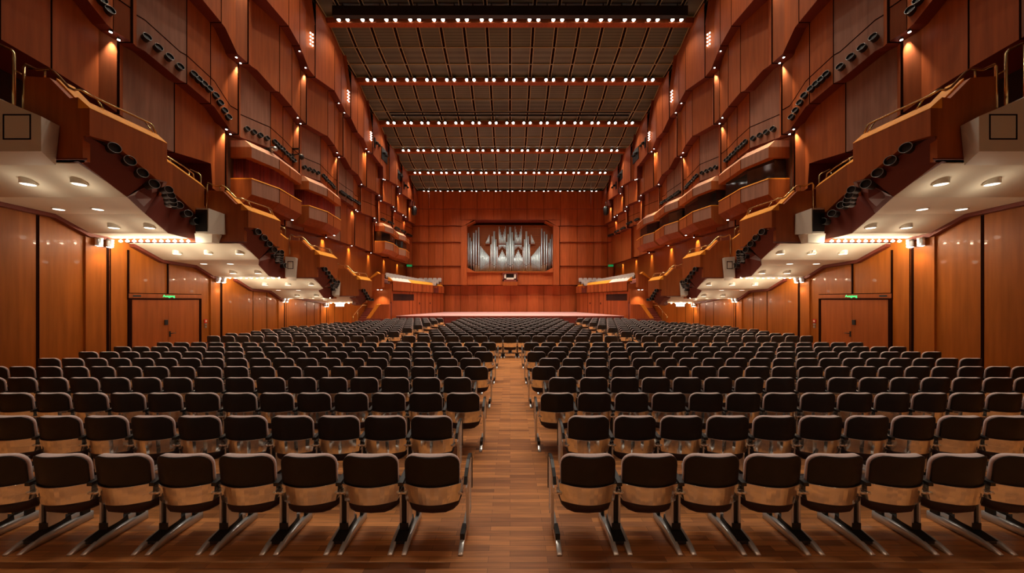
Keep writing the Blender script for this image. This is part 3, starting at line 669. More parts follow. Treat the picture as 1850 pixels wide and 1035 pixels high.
            m = MB(); m.hexa([q(9.08, 6.48, z0+.02), q(9.7, 6.48, z0), q(9.74, 6.18, z0), q(9.20, 6.02, z0-.04)], [q(9.10, 6.48, z1-.06), q(9.7, 6.48, z1+.06), q(9.74, 6.18, z1+.06), q(9.20, 6.02, z1)])
            m.build('cabinet', WHITE, g)
            m = MB(); m.hexa([q(9.235, 6.02, z0+.02), q(9.72, 6.163, z0+.05), q(9.72, 6.15, z0+.05), q(9.235, 6.005, z0+.02)], [q(9.235, 6.02, z1-.05), q(9.72, 6.163, z1-.0), q(9.72, 6.15, z1-.0), q(9.235, 6.005, z1-.05)])
            m.build('grille', BLACK, g)
            m = MB(); m.hexa([q(9.3, 6.49, 2.75), q(9.85, 6.49, 2.75), q(9.85, 6.3, 2.75), q(9.35, 6.3, 2.75)], [q(9.2, 6.49, z0), q(9.8, 6.49, z0), q(9.8, 6.2, z0), q(9.25, 6.2, z0)])
            m.build('bracket', WHITE, g)
        # nozzles below the parapet
        nz = [(8.42, 6.92, 3.10), (8.44, 7.18, 2.90), (8.46, 7.46, 2.70), (8.48, 7.72, 2.52), (8.55, 7.98, 2.60), (8.72, 8.15, 2.52), (8.88, 8.3, 2.44), (9.02, 8.42, 2.40),
              (9.68, 9.48, 2.70), (9.68, 9.78, 2.52), (9.68, 10.08, 2.36)]
        pxk = [(203, 268), (231, 291), (254, 313), (275, 333), (302, 343), (306, 353), (309, 361), (310, 368), (320.5, 371), (337, 386), (353.5, 400)]
        if k == 3: nz = nz[:5]
        for n, (X, Y, h) in enumerate(nz):
            if k == 0 or True:
                px, py = pxk[n]; Xn = X+(0.0 if n < 4 else 0.0)
                Yn = ydep(px, Xn); h = (CY-py)*Yn/F
                if n in (4, 5, 6, 7): Yn = Y; h = (CY-py)*Yn/F; Xn = (CX-px)*Yn/F
                X, Y = Xn, Yn
            nozzle(s, (s*X, Y+dy, h+dz), 0.102 if n not in (4, 5, 6, 7) else 0.085, 'large black air nozzle on the %s %s balcony, %s from the camera' % (LOGE[k], SD[s], ORD[n+1]), 'air nozzles under the side balconies', (0.95, -0.28, 0.05))

# ------------------------------------------------------------------ boxes hanging on the side walls
def box_seat(s, Y0, style, which):
    pl = [(0, 11.9), (0, 11.0), (1.25, 10.7), (2.15, 10.82), (3.25, 10.95), (3.25, 11.9)]     # plan: (dY, X)
    root = thing('theatre_box', 'wooden theatre box with hood and %s on the %s wall, %s from the camera' % ('red curtain' if style == 'c' else 'dark window', SD[s], which), 'theatre box', (s*11.9, Y0, CH+5), 'theatre boxes on the side walls')
    def B(mb, name, mt, **kw): return local(root, mb.build(name, mt, root, **kw))
    def p(dY, X, h): return (s*X, Y0+dY, CH+h)
    def band(z0, z1, i0=0.0, i1=0.0, pts=pl):
        return ([p(a+(0 if j in (0, 5) else 0), x+(i0 if j not in (0, 5) else 0), z0) for j, (a, x) in enumerate(pts)], [p(a, x+(i1 if j not in (0, 5) else 0), z1) for j, (a, x) in enumerate(pts)])
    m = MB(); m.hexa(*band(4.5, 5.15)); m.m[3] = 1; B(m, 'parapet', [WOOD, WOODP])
    m = MB(); m.hexa(*band(4.15, 4.5, 0.35, 0)); B(m, 'lower_bevel', WOOD)
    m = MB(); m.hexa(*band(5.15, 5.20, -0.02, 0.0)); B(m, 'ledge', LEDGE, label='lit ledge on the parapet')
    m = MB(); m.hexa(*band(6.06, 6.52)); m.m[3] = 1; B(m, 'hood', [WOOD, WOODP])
    m = MB(); m.hexa(*band(6.52, 6.80, 0, 0.28)); B(m, 'hood_bevel', wood('pale_bevel_wood_%d_%d' % (s, int(Y0)), (0.85, 0.44, 0.27)))
    g = MB()
    for a, x in pl[2:4]:
        for z0, z1 in ((4.5, 5.15), (6.06, 6.52)):
            g.box(min(s*(x-.006), s*(x+.02)), max(s*(x-.006), s*(x+.02)), Y0+a-0.012, Y0+a+0.012, CH+z0, CH+z1)
    B(g, 'joints', GROOVE)
    m = MB(); n = 46; pts = []
    q = [(0.12, 11.85), (0.12, 11.35), (1.25, 11.0), (3.05, 11.2), (3.1, 11.85)]
    if style == 'c':
        seq = []
        for (a, x), (b, y) in zip(q, q[1:]):
            for i in range(14): u = i/14; seq.append((a+(b-a)*u, x+(y-x)*u))
        r0 = [p(a+0.03*sin(i*2.1), x+0.03*cos(i*2.1), 5.2) for i, (a, x) in enumerate(seq)]; r1 = [p(a+0.03*sin(i*2.1), x+0.03*cos(i*2.1), 6.06) for i, (a, x) in enumerate(seq)]
        m.smooth = True; m.loft([r0, r1], closed=False); B(m, 'curtain', CURTAIN, label='pleated red curtain')
    else:
        r0 = [p(a, x, 5.2) for a, x in q]; r1 = [p(a, x, 6.06) for a, x in q]; m.hexa(r0, r1); B(m, 'window', GLASS, label='dark window pane')
for s, lst in ((-1, ((13.9, 'c', 'first'), (17.87, 'c', 'second'), (28.7, 'w', 'third'), (32.3, 'w', 'fourth'))), (1, ((13.9, 'w', 'first'), (17.87, 'w', 'second'), (21.4, 'w', 'third'), (25.0, 'w', 'fourth')))):
    for y, st, w in lst: box_seat(s, y, st, w)
for s in (-1, 1):                                     # glowing discs added as glints of the lit strip behind the boxes
    for y in (15.6, 19.6):
        lamp_disc('wall_spotlight', (s*11.2, y+1.2, CH+4.14), 0.05, 'small glowing disc beneath the %s %s theatre box' % ('first' if y < 17 else 'second', SD[s]), 'spotlight', 'glowing discs under the theatre boxes')

# ------------------------------------------------------------------ back wall with the organ
wb = thing('wall_back', None, None, kind='structure')
def bp(px, py, Y): return back_pt(px, py, Y)
def slab(mb, px0, px1, py0, py1, Yf, Yr):             # seen rectangle at front distance Yf, solid back to Yr
    x0, _, z1 = bp(px0, py0, Yf); x1, _, z0 = bp(px1, py1, Yf); return mb.box(x0, x1, Yf, Yr, z0, z1)
m = MB()
m.box(-12.6, 12.6, 40.3, 40.5, 0, 17)                 # innermost wall
m.build('rear_face', WOODR, wb)
m = MB(); g = MB(); u_ = MB()
jx = [745, 774, 800.5, 832, 862, 892, 922, 952, 982.7, 1012.7, 1043, 1072.7, 1098]
def band(py0, py1, px0, px1, Yf, scallop=0.0):
    xs = [px0]+[x for x in jx if px0+3 < x < px1-3]+[px1]
    for a, b in zip(xs, xs[1:]):
        x0, _, zt = bp(a, py0, Yf); x1, _, zb = bp(b, py1, Yf)
        xm = (x0+x1)/2
        poly0 = [(x0, Yf, zb), (xm, Yf-0.16, zb), (x1, Yf, zb), (x1, 40.35, zb), (x0, 40.35, zb)]
        m.hexa(poly0, [(x, y, zt) for x, y, _ in poly0])
        u_.hexa([(x, y, zb-0.02) for x, y, _ in poly0], poly0)
        g.box(x0-0.015, x0+0.015, Yf-0.01, Yf+0.05, zb, zt)
band(346, 377.3, 728, 1115, 38.0)
band(377.3, 407.5, 728, 832, 38.15); band(377.3, 407.5, 1012.7, 1115, 38.15)
band(377.3, 397, 832, 1012.7, 38.15)
for a, b in ((728, 832.5), (1011.5, 1115)):
    band(409, 437, a, b, 38.3); band(438, 480, a, b, 38.45); band(481, 514.5, a, b, 38.6)
    # recessed strips between bands are the dark gaps
band(516, 533, 728, 1115, 39.3); band(533.5, 572, 728, 1115, 39.2)
for sx in (-1, 1):
    q = [(831, 396), (857, 396), (838, 408), (831, 408)]
    q = [back_pt(CX+sx*(CX-px), py, 38.15) for px, py in q]; m.hexa(q, [(x, 39.6, z) for x, y, z in q])
m.build('panelling', WOODR, wb, label='red brown panelled bands'); u_.build('band_undersides', UNDER, wb); g.build('panel_joints', GROOVE, wb)
# niche frame round the organ
m = MB()
Yn = 38.2
for sx in (-1, 1):
    def n2(px, py, Y=Yn): x, _, z = bp(921.5+sx*(921.5-px), py, Y); return (x, Y, z)
    for poly in ([(832.5, 514.8), (843.5, 514.8), (843.5, 405), (832.5, 410)], [(832.5, 410), (843.5, 405.5), (858, 398.5), (856, 396.3)], [(843, 492), (861, 492), (843, 482.5)]):
        m.hexa([n2(*q) for q in poly], [(n2(*q)[0], 39.6, n2(*q)[2]) for q in poly])
    m.hexa([n2(832, 408), n2(856, 396), n2(858, 399), n2(843, 407)], [(n2(*q)[0], 39.6, n2(*q)[2]) for q in ((832, 408), (856, 396), (858, 399), (843, 407))])
slab(m, 843, 911, 492, 514.5, 38.5, 39.6); slab(m, 933, 1000, 492, 514.5, 38.5, 39.6); slab(m, 911, 933, 507, 514.5, 38.5, 39.6)
m.build('organ_niche', WOODR, wb)
m = MB(); slab(m, 858, 985, 490, 492.3, 38.3, 39.5); m.build('niche_sill', WOODL, wb)
# organ
ORGX = 38.95; SC = 8.28
org = thing('pipe_organ', 'large pipe organ with silver pipes in front of an orange lattice above the stage', 'organ', (0, 39.2, hgt(491, 39.2)))
def OB(mb, name, mt, **k): return local(org, mb.build(name, mt, org, **k))
def op(x, y, Y=ORGX): px, py = 830+x/SC, 395+y/SC; return bp(px, py, Y)
m = MB()
for x in range(100, 1420, 21):
    a = op(x, 100, 39.35); b = op(x, 700, 39.35); m.box(a[0]-0.028, a[0]+0.028, 39.33, 39.37, b[2], a[2])
for y in range(105, 700, 21):
    a = op(100, y, 39.32); b = op(1420, y, 39.32); m.box(a[0], b[0], 39.30, 39.34, a[2]-0.028, a[2]+0.028)
OB(m, 'lattice', wood('lattice_wood', (0.55, 0.17, 0.05)), label='orange brown wooden lattice')
m = MB(); a = op(98, 90, 39.5); b = op(1420, 800, 39.5); m.box(a[0], b[0], 39.5, 39.6, b[2], a[2]); OB(m, 'dark_backing', INSIDE)
m = MB(); a = op(230, 700, 39.25); b = op(1290, 795, 39.25); m.box(a[0], b[0], 39.2, 39.3, b[2], a[2]); OB(m, 'windchest', wood('windchest_wood', (0.42, 0.22, 0.09)))
m = MB()
for xa, xb in ((575, 705), (815, 945), (385, 470), (1050, 1135)):
    a = op(xa, 378, 39.2); b = op(xb, 390, 39.2); m.box(a[0], b[0], 39.1, 39.3, b[2], a[2])
OB(m, 'pipe_rail', WOODL)
pipes = []
big = [(132, 215, 20, 640, 735), (160, 285, 14, 655, 745), (182, 340, 12, 668, 765), (215, 215, 24, 675, 780), (250, 175, 20, 690, 790), (290, 130, 20, 710, 792)]
low = [(316+14*i, 410+17*i, 12, 745-8*i, 792) for i in range(10)]
mid = [(470, 385, 14, 665, 790), (490, 265, 17, 690, 790), (520, 190, 28, 715, 790), (546, 310, 18, 690, 790), (568, 420, 13, 665, 790)]
hill = [(583+14.3*i, 580-28*(4-abs(i-4)), 12, 670+15*(4-abs(i-4)), 790) for i in range(9)]
for L in (big, low, mid, hill):
    for (x, t, w, mo, b) in L: pipes.append((x, t, w, mo, b)); pipes.append((1520-x, t+(20 if L is big else 0), w, mo, b))
pipes += [(707, 350, 15, 665, 790), (728, 232, 19, 695, 790), (760, 125, 34, 720, 790), (790, 205, 22, 695, 790), (812, 330, 15, 665, 790)]
for i in range(9):
    t = 285-42*abs(i-4)+ (0 if i < 4 else -6)
    pipes.append((593+12*i, t, 11, 360, 378)); pipes.append((832+12*i, t, 11, 360, 378))
for i in range(5): pipes.append((398+12*i, 350-27*i, 11, 362, 378)); pipes.append((1122-12*i, 350-27*i, 11, 362, 378))
for (x, t, w, mo, b) in pipes:
    a = op(x, t); c = op(x, mo); d = op(x, b); r = w/SC*ORGX/F/2*0.95
    m = MB(); m.tube([(a[0], ORGX, a[2]), (a[0], ORGX, c[2]+0.12), (a[0], ORGX, c[2]), (a[0], ORGX, c[2]-0.02), (a[0], ORGX, d[2])], [r, r, r, r*0.9, r*0.35], 10)
    m.cur = 1; zc = c[2]+r*0.9; m.box(a[0]-r*0.6, a[0]+r*0.6, ORGX-r*1.02, ORGX-r*0.8, zc-r*0.35, zc+r*0.35)
    OB(m, 'organ_pipe', [METALP, GROOVE])
# hanging small pipes below the rail
for i in range(9):
    for x0 in (593, 832):
        x = x0+12*i; a = op(x, 392); c = op(x, 420+11*abs(i-4)); m = MB(); m.tube([(a[0], ORGX, a[2]), (a[0], ORGX, c[2])], [0.045, 0.03], 8)
        OB(m, 'pipe_foot', METALP)
con = thing('organ_console', 'small open organ console below the pipes with orange box under it', 'organ console', (0, 38.2, hgt(508, 38.2)))
def CB(mb, name, mt, **k): return local(con, mb.build(name, mt, con, **k))
m = MB(); slab(m, 908, 935, 492.5, 494.2, 38.1, 38.5); slab(m, 908, 910, 494.2, 508, 38.1, 38.5); slab(m, 933, 935, 494.2, 508, 38.1, 38.5); slab(m, 908, 935, 505, 508.5, 38.1, 38.5); CB(m, 'console_case', UNDER)
m = MB(); slab(m, 910, 933, 494.2, 505, 38.4, 38.5); CB(m, 'console_recess', BLACK)
m = MB(); slab(m, 915, 928.5, 501.5, 504.8, 38.15, 38.35); CB(m, 'keyboard', WHITE)
m = MB(); slab(m, 911, 914.2, 495, 503, 38.2, 38.4); slab(m, 928.7, 932, 495, 503, 38.2, 38.4); CB(m, 'stop_panel', WHITE)
m = MB(); slab(m, 907.8, 935, 508.5, 515.5, 38.1, 38.5); CB(m, 'lower_box', WOODL)

# ------------------------------------------------------------------ stage and its side walls
st = thing('stage', 'low concert stage with pale pink boards and dark red front', 'stage', (0, 34, 0))
def SB(mb, name, mt, **k): return local(st, mb.build(name, mt, st, **k))
m = MB(); m.hexa([(-10.6, STAGE_Y, STAGE_H-0.05), (10.6, STAGE_Y, STAGE_H-0.05), (8.6, 39.02, STAGE_H-0.05), (-8.6, 39.02, STAGE_H-0.05)], [(-10.6, STAGE_Y, STAGE_H), (10.6, STAGE_Y, STAGE_H), (8.6, 39.02, STAGE_H), (-8.6, 39.02, STAGE_H)]); SB(m, 'stage_floor', STAGEF)
m = MB().box(-10.6, 10.6, STAGE_Y+0.02, STAGE_Y+0.2, 0, STAGE_H-0.05); SB(m, 'stage_front', mat('stage_front_red', (0.14, 0.022, 0.018), 0.55))
m = MB()
for i in range(-7, 9): m.box(i*1.33-0.62-0.012, i*1.33-0.62+0.012, STAGE_Y+0.01, STAGE_Y+0.03, 0, STAGE_H-0.05)
SB(m, 'front_joints', GROOVE)
for s in (-1, 1):
    w = thing('choir_balcony', 'splayed wooden choir balcony on the %s of the stage with orange ledge' % SD[s], 'balcony', (s*10.3, STAGE_Y, 0), 'choir balconies beside the stage')
    def B(mb, name, mt, **k): return local(w, mb.build(name, mt, w, **k))
    A = (10.35, 28.75); C = (7.75, 38.3)
    def at(u, off=0.0):
        x = A[0]+(C[0]-A[0])*u; y = A[1]+(C[1]-A[1])*u; return (x+off, y+off*0.27)
    def wallseg(u0, u1, z0, z1, off=0.0, th=0.2, zz0=None, zz1=None):
        m = MB(); a = at(u0, off); b = at(u1, off); a2 = at(u0, off+th); b2 = at(u1, off+th)
        zz0 = z0 if zz0 is None else zz0; zz1 = z1 if zz1 is None else zz1
        m.hexa([(s*a[0], a[1], z0), (s*b[0], b[1], zz0), (s*b2[0], b2[1], zz0), (s*a2[0], a2[1], z0)], [(s*a[0], a[1], z1), (s*b[0], b[1], zz1), (s*b2[0], b2[1], zz1), (s*a2[0], a2[1], z1)])
        return m
    B(wallseg(0, 1, STAGE_H if False else 0.0, 3.0, 0.08), 'lower_wall', WOODR)
    B(wallseg(0, 1, 3.0, 3.86, -0.02, 0.25, 2.95, 3.78), 'parapet', WOODR)
    m = MB(); a = at(0, -0.03); b = at(0.97, -0.03); a2 = at(-0.02, 0.3); b2 = at(0.97, 0.3)
    m.hexa([(s*a[0], a[1], 3.86), (s*b[0], b[1], 3.78), (s*b2[0], b2[1], 3.78), (s*a2[0], a2[1], 3.86)], [(s*a[0], a[1], 3.88), (s*b[0], b[1], 3.80), (s*b2[0], b2[1], 4.08), (s*a2[0], a2[1], 4.22)])
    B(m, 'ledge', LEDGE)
    m = MB(); a = at(0.0, -0.05); b = at(0.29, -0.05); a2 = at(0.0, 0.29); b2 = at(0.29, 0.29)  # strong light on the near ledge end, added as a white sheet
    m.hexa([(s*a[0], a[1], 3.89), (s*b[0], b[1], 3.865), (s*b2[0], b2[1], 4.17), (s*a2[0], a2[1], 4.23)], [(s*a[0], a[1], 3.90), (s*b[0], b[1], 3.875), (s*b2[0], b2[1], 4.18), (s*a2[0], a2[1], 4.24)])
    B(m, 'lit_ledge_end', mat('lit_ledge_white', (0.85, 0.8, 0.75), 0.6), label='near end of the ledge whitened as strongly lit')
    g = MB()
    for u in (0.0, 0.28, 0.34, 0.42, 0.5, 0.58, 0.66, 0.74, 0.84, 0.93):
        a = at(u, 0.07); g.box(min(s*a[0], s*(a[0]+.03)), max(s*a[0], s*(a[0]+.03)), a[1]-0.02, a[1]+0.02, STAGE_H, 3.0)
        a = at(u, -0.03); g.box(min(s*a[0], s*(a[0]+.03)), max(s*a[0], s*(a[0]+.03)), a[1]-0.015, a[1]+0.015, 3.0, 3.8)
    a = at(0, 0.0)
    B(g, 'joints', GROOVE)
    B(wallseg(0.02, 0.36, 2.15, 2.75, 0.07, 0.05), 'dark_window', GLASS)
    B(wallseg(0, 1, 2.98, 3.02, -0.04, 0.1, 2.93, 2.97), 'shadow_line', GROOVE)
    for u in (0.46, 0.68): B(wallseg(u, u+0.01, 1.75, 1.95, 0.05, 0.03), 'door_knob', BLACKM)
    # solid seating slab behind the parapet
    m = MB(); pl = [at(0, 0.25), at(1, 0.25), (12.2, 38.4), (12.2, 28.6)]
    m.hexa([(s*x, y, 2.9) for x, y in pl], [(s*x, y, z) for (x, y), z in zip(pl, (3.5, 3.5, 4.3, 4.3))]); q = [(8.2, 35.9), (7.95, 38.35), (12.2, 38.35), (12.2, 35.9)]; m.hexa([(s*x, y, 3.0) for x, y in q], [(s*x, y, z) for (x, y), z in zip(q, (3.42, 3.95, 3.95, 3.42))]); B(m, 'seating_floor', UNDER)
    m = MB(); m.hexa([(s*x, y, 0) for x, y in ((10.4, 28.75), (12.3, 28.75), (12.3, 28.55), (10.4, 28.55))], [(s*x, y, 3.6) for x, y in ((10.4, 28.75), (12.3, 28.75), (12.3, 28.55), (10.4, 28.55))]); B(m, 'end_wall', WOODR)
    # rail on top
    m = MB(); a = at(-0.01, 0.35); b = at(0.97, 0.35)
    m.tube([(s*a[0], a[1], 4.35), (s*b[0], b[1], 4.15)], 0.02, 6)
    for i in range(12):
        q = at(0.02+i*0.085, 0.35); m.tube([(s*q[0], q[1], 4.0), (s*q[0], q[1], 4.33-0.02*i*0.8)], 0.012, 5)
    B(m, 'rail', SILVER)
    # choir seats: a row along the parapet and a group facing the hall
    proto = None; n = 0
    seats = []
    for i in range(13):
        q = at(0.02+i*0.055, 0.62+0.02*i); seats.append((q[0], q[1], 3.78+0.02*i-0.035*i, 1.1, 'ledge row, %s from the camera' % ORD[i+1]))
    for r in range(3):
        for c in range(5-(r == 2)):
            seats.append((8.15+0.54*c+0.12*r, 37.75-0.8*r, 3.92-0.24*r, 0.0, '%s row of the far block, %s from the stage' % (ORD[r+1], ORD[c+1])))
    for (x, y, z, rot, txt) in seats:
        lab = 'pale seat, %s choir balcony, %s' % (SD[s], txt)
        if proto is None:
            c = thing('choir_chair', lab, 'seat', (s*x, y, z), 'choir seats beside the stage')
            m = MB(); m.cur = 1; m.box(-0.24, 0.24, -0.02, 0.05, 0.42, 0.66); m.cur = 0; m.box(-0.22, 0.22, -0.05, 0.0, 0.50, 0.80).hexa([(-0.24, -0.02, 0.66), (0.24, -0.02, 0.66), (0.24, 0.05, 0.66), (-0.24, 0.05, 0.66)], [(-0.17, -0.02, 0.83), (0.17, -0.02, 0.83), (0.17, 0.05, 0.81), (-0.17, 0.05, 0.81)]); m.build('backrest', [SEATW, SHELL], c)
            m = MB(); m.box(-0.22, 0.22, -0.42, -0.02, 0.36, 0.46); m.build('seat', SEATW, c)
            m = MB(); m.box(-0.03, 0.03, -0.25, -0.1, 0, 0.38).box(-0.25, 0.25, 0.0, 0.05, 0.3, 0.42); m.build('leg', BLACK, c)
            proto = c
        else: c = dup(proto, (s*x, y, z), lab)
        c.rotation_euler = (0, 0, (s*rot if rot else 0)*-1.0)
    # stairs from the stalls to the choir balcony
    t = thing('staircase', 'dark side staircase between the stalls and the %s choir balcony' % SD[s], 'stairs', (s*11, 26.5, 0), 'side staircases')
    def D(mb, name, mt, **k): return local(t, mb.build(name, mt, t, **k))
    m = MB()
    for i in range(12):
        y0 = 25.6+i*0.26; m.box(min(s*10.35, s*12.25), max(s*10.35, s*12.25), y0, 28.6, i*0.17, i*0.17+0.17)
    D(m, 'steps', UNDER)
    Yp = 26.6
    def pp(px, py, Y): x, _, z = bp(px, py, Y); return (-s*x if s > 0 else x, Y, z)
    m = MB(); q = [pp(678, 585, Yp), pp(703, 585, Yp), pp(703, 550, Yp), pp(687, 550, Yp), pp(662, 575, Yp), pp(662, 585, Yp)]
    q = [(x, y, max(z, 0.0)) for x, y, z in q]; q = [q[5], q[1], q[2], q[3], q[4]]
    q[0] = (q[0][0], Yp, 0.0); q[1] = (q[1][0], Yp, 0.0)
    m.hexa(q, [(x, Yp+0.2, z) for x, y, z in q]); D(m, 'stair_wall', WOODR)
    m = MB(); a, b, c2, d2 = pp(661.5, 575.2, Yp-0.02), pp(679.5, 550, Yp-0.02), pp(686.5, 550, Yp-0.02), pp(668.5, 575.2, Yp-0.02)
    m.hexa([a, d2, c2, b], [(v[0], Yp+0.2, v[2]+0.02) for v in (a, d2, c2, b)]); D(m, 'stair_rail_cap', LEDGE)
    m = MB(); m.tube([pp(632, 576, 25.4), pp(634, 575, 25.4), pp(654.5, 551.5, 25.8), pp(663, 551.5, 26)], 0.025, 6)
    for u in (0.2, 0.6): m.tube([pp(634+20*u, 575-23*u, 25.5), pp(634+20*u, 590, 25.5)], 0.015, 5)
    D(m, 'stair_handrail', BRASS)
    # upper block with the pair of lamps
    e = thing('stair_tower', 'panelled wooden block with sloping orange rail beside the %s choir balcony' % SD[s], 'panelling', (s*11, 27.4, 3), 'panelled blocks by the choir balconies')
    def E(mb, name, mt, **k): return local(e, mb.build(name, mt, e, **k))
    Yq = 27.4
    m = MB(); q = [pp(663.5, 530, Yq), pp(688.5, 519, Yq), pp(690, 519, Yq), pp(690, 494.5, Yq), pp(682, 495, Yq), pp(664, 505.5, Yq)]
    m.hexa(q, [(x, Yq+0.5, z) for x, y, z in q]); E(m, 'block', WOOD)
    m = MB(); q = [pp(663.5, 505.5, Yq-.02), pp(666, 505.5, Yq-.02), pp(684.5, 494, Yq-.02), pp(681, 490.5, Yq-.02)]
    m.hexa(q, [(x, Yq+0.4, z) for x, y, z in q]); E(m, 'sloping_rail', LEDGE)
    m = MB(); q = [pp(664, 590, Yq+0.4), pp(704, 590, Yq+0.4), pp(704, 522, Yq+0.4), pp(664, 524, Yq+0.4)]
    m.hexa(q, [(x, Yq+0.6, z) for x, y, z in q]); E(m, 'rear_wall', WOOD)
    for j, px in enumerate((683, 689)):
        x, y, z = pp(px, 523, Yq+0.1); lamp_disc('wall_spotlight', (x, Yq+0.1, z), 0.07, 'bright spotlight under the panelled block by the %s choir balcony, %s of the pair' % (SD[s], ('outer', 'inner')[j]), 'spotlight', 'spotlights by the choir balconies')
    spot('stair_beam', (x, Yq-0.15, z-0.15), (x, Yq+0.4, z-3), P_STRIP, WARM, 1.6, 0.9, 0.05)
    # farthest small ledge
    # far exit sign
    x, y, z = bp(740, 480, 38.2)
    o = MB().box(-0.3, 0.3, -0.03, 0.03, -0.12, 0.12).build('exit_sign', GREEND); o.location = (s*abs(x), 38.1, z)
    tag(o, 'dark green exit sign on the %s of the organ wall' % SD[s], 'exit sign', 'green exit signs beside the organ wall')
    # framed exit sign hanging below the last balcony
    x, y, z = bp(614, 550, 22.3)
    g = thing('exit_sign', 'white framed exit sign hanging below the farthest %s balcony' % SD[s], 'exit sign', (s*abs(x), y, z), 'white framed exit signs')
    MB().box(-0.27, 0.27, -0.04, 0.04, -0.13, 0.13).build('frame', LAMPS, g); MB().box(-0.18, 0.18, -0.05, -0.04, -0.07, 0.07).build('sign_face', mat('pale_green_face', (0.35, 0.5, 0.35), 0.5), g)
    MB().tube([(-0.2, 0, 0.13), (-0.2, 0, 0.24)], 0.008, 5).build('hanger', SILVER, g)
# stage lighting from the ceiling rows above it
for x in (-6, -2, 2, 6):
    spot('stage_beam', (x, 32.5, 14.8), (x*0.8, 36.5, 0.8), P_STAGE, (1.0, 0.80, 0.70), 1.3, 0.8, 0.1)
    spot('organ_beam', (x, 31.0, 15.0), (x*0.7, 39.5, 6.5), P_STAGE*1.1, (1.0, 0.82, 0.66), 0.9, 0.9, 0.1)

# ------------------------------------------------------------------ small fittings: hanging spots, cameras on the walls
for s in (-1, 1):
    x, y, z = back_pt(CX+s*176, 379, 36)
    o = MB().tube([(0, 0, 0.9), (0, 0, 0.3)], 0.03, 6).tube([(0, 0, 0.35), (0, -0.05, 0.1), (0, -0.1, -0.45), (0, -0.1, -0.6)], [0.18, 0.3, 0.27, 0.2], 12).build('hanging_loudspeaker', BLACK)
    o.location = (s*(X4-0.5), y, z); tag(o, 'black loudspeaker hanging near the %s corner of the organ wall' % SD[s], 'loudspeaker', 'black hanging loudspeakers')
    # dark stage spotlight niches in the top tier
    for n, (px, py, ww, hh) in enumerate(((681, 262.5, 5.5, 9), (694.5, 281, 6, 11), (722, 318, 4.5, 8), (733, 338, 4, 6.5))):
        Y = ydep(px, X5-0.1); X = face_x(5, Y)-0.02; Y = ydep(px, X); za = hgt(py-hh, Y); zb = hgt(py+hh, Y); L = ww*Y*Y/F/X
        g = thing('spotlight_niche', 'black niche with stage spotlights high in the %s wall, %s from the camera' % (SD[s], ORD[n+1]), 'spotlight niche', (s*X, Y, (za+zb)/2), 'spotlight niches in the top wall tier')
        MB().box(-0.03, 0.03, -L/1.2, L/1.2, (zb-za)/2, (za-zb)/2).build('opening', BLACK, g)
        m = MB()
        for q in (-0.35, 0.3): m.tube([(-s*0.04, q*L, 0.1), (-s*0.22, q*L-0.15, -0.02)], 0.11, 10)
        m.build('spotlights', BLACKM, g)
    # vertical clusters of eight small lamps at the bay ends of the top tier
    for cl, (px, py, dyp, sp) in enumerate(((562.5, 69.5, 3.4, 5), (629.2, 172.5, 2.9, 2.6), (670, 245, 2.2, 2.0))):
        for j in range(8):
            c_, r_ = j % 2, j//2
            qx = px+(-1 if c_ == 0 else 1)*sp*0.42; qy = py+(r_-1.5)*dyp*1.95+c_*dyp*0.9
            Y = ydep(qx, X5-0.05); X = face_x(5, Y)-0.02; Y = ydep(qx, X)
            o = MB().tube([(0, 0, 0), (-s*0.03, -0.01, 0)], 0.032, 10).build('small_wall_lamp', LAMPW) if (cl == 0 and j == 0) else None
            if o: SWL = o.data
            else: o = bpy.data.objects.new('small_wall_lamp', SWL); COL.objects.link(o)
            o.location = (s*X, Y, hgt(qy, Y)); tag(o, 'tiny round lamp, %s in the %s cluster on the top tier of the %s wall' % (ORD[j+1], ORD[cl+1], SD[s]), 'lamp', 'clusters of tiny lamps on the top wall tier')
# swivel camera and small fittings on the left middle tier
g = thing('swivel_camera', 'black swivel camera on a bracket above the second left theatre box', 'camera', (-(X3-0.35), ydep(538, X3-0.35), hgt(282, ydep(538, X3-0.35))))
MB().box(-0.35, -0.22, -0.05, 0.05, -0.2, 0.12).tube([(-0.25, 0, 0.05), (0.05, -0.02, 0.1), (0.2, -0.05, 0.06)], 0.025, 8).build('bracket', BLACKM, g)
m = MB(); m.tube([(0.22, -0.05, 0.08), (0.22, -0.05, 0.0), (0.22, -0.05, -0.14), (0.22, -0.05, -0.2)], [0.05, 0.12, 0.12, 0.05], 12); m.build('dome', BLACK, g)
MB().box(-0.35, 0.05, -0.02, 0.06, 0.36, 0.42).box(-0.38, -0.3, -0.05, 0.05, 0.3, 0.6).build('shelf', BLACKM, g)
g = thing('stage_spotlight', 'silver stage spotlight on the hood of the first left theatre box', 'spotlight', (-10.95, 15.0, CH+6.95))
MB().tube([(0, 0, 0), (0.25, -0.1, -0.05)], 0.1, 12).tube([(0.0, 0.02, -0.15), (0, 0, 0)], 0.03, 8).build('lamp_body', SILVER, g)
MB().box(-0.35, 0.0, 0.0, 0.12, -0.12, 0.06).build('mount', BLACKM, g)

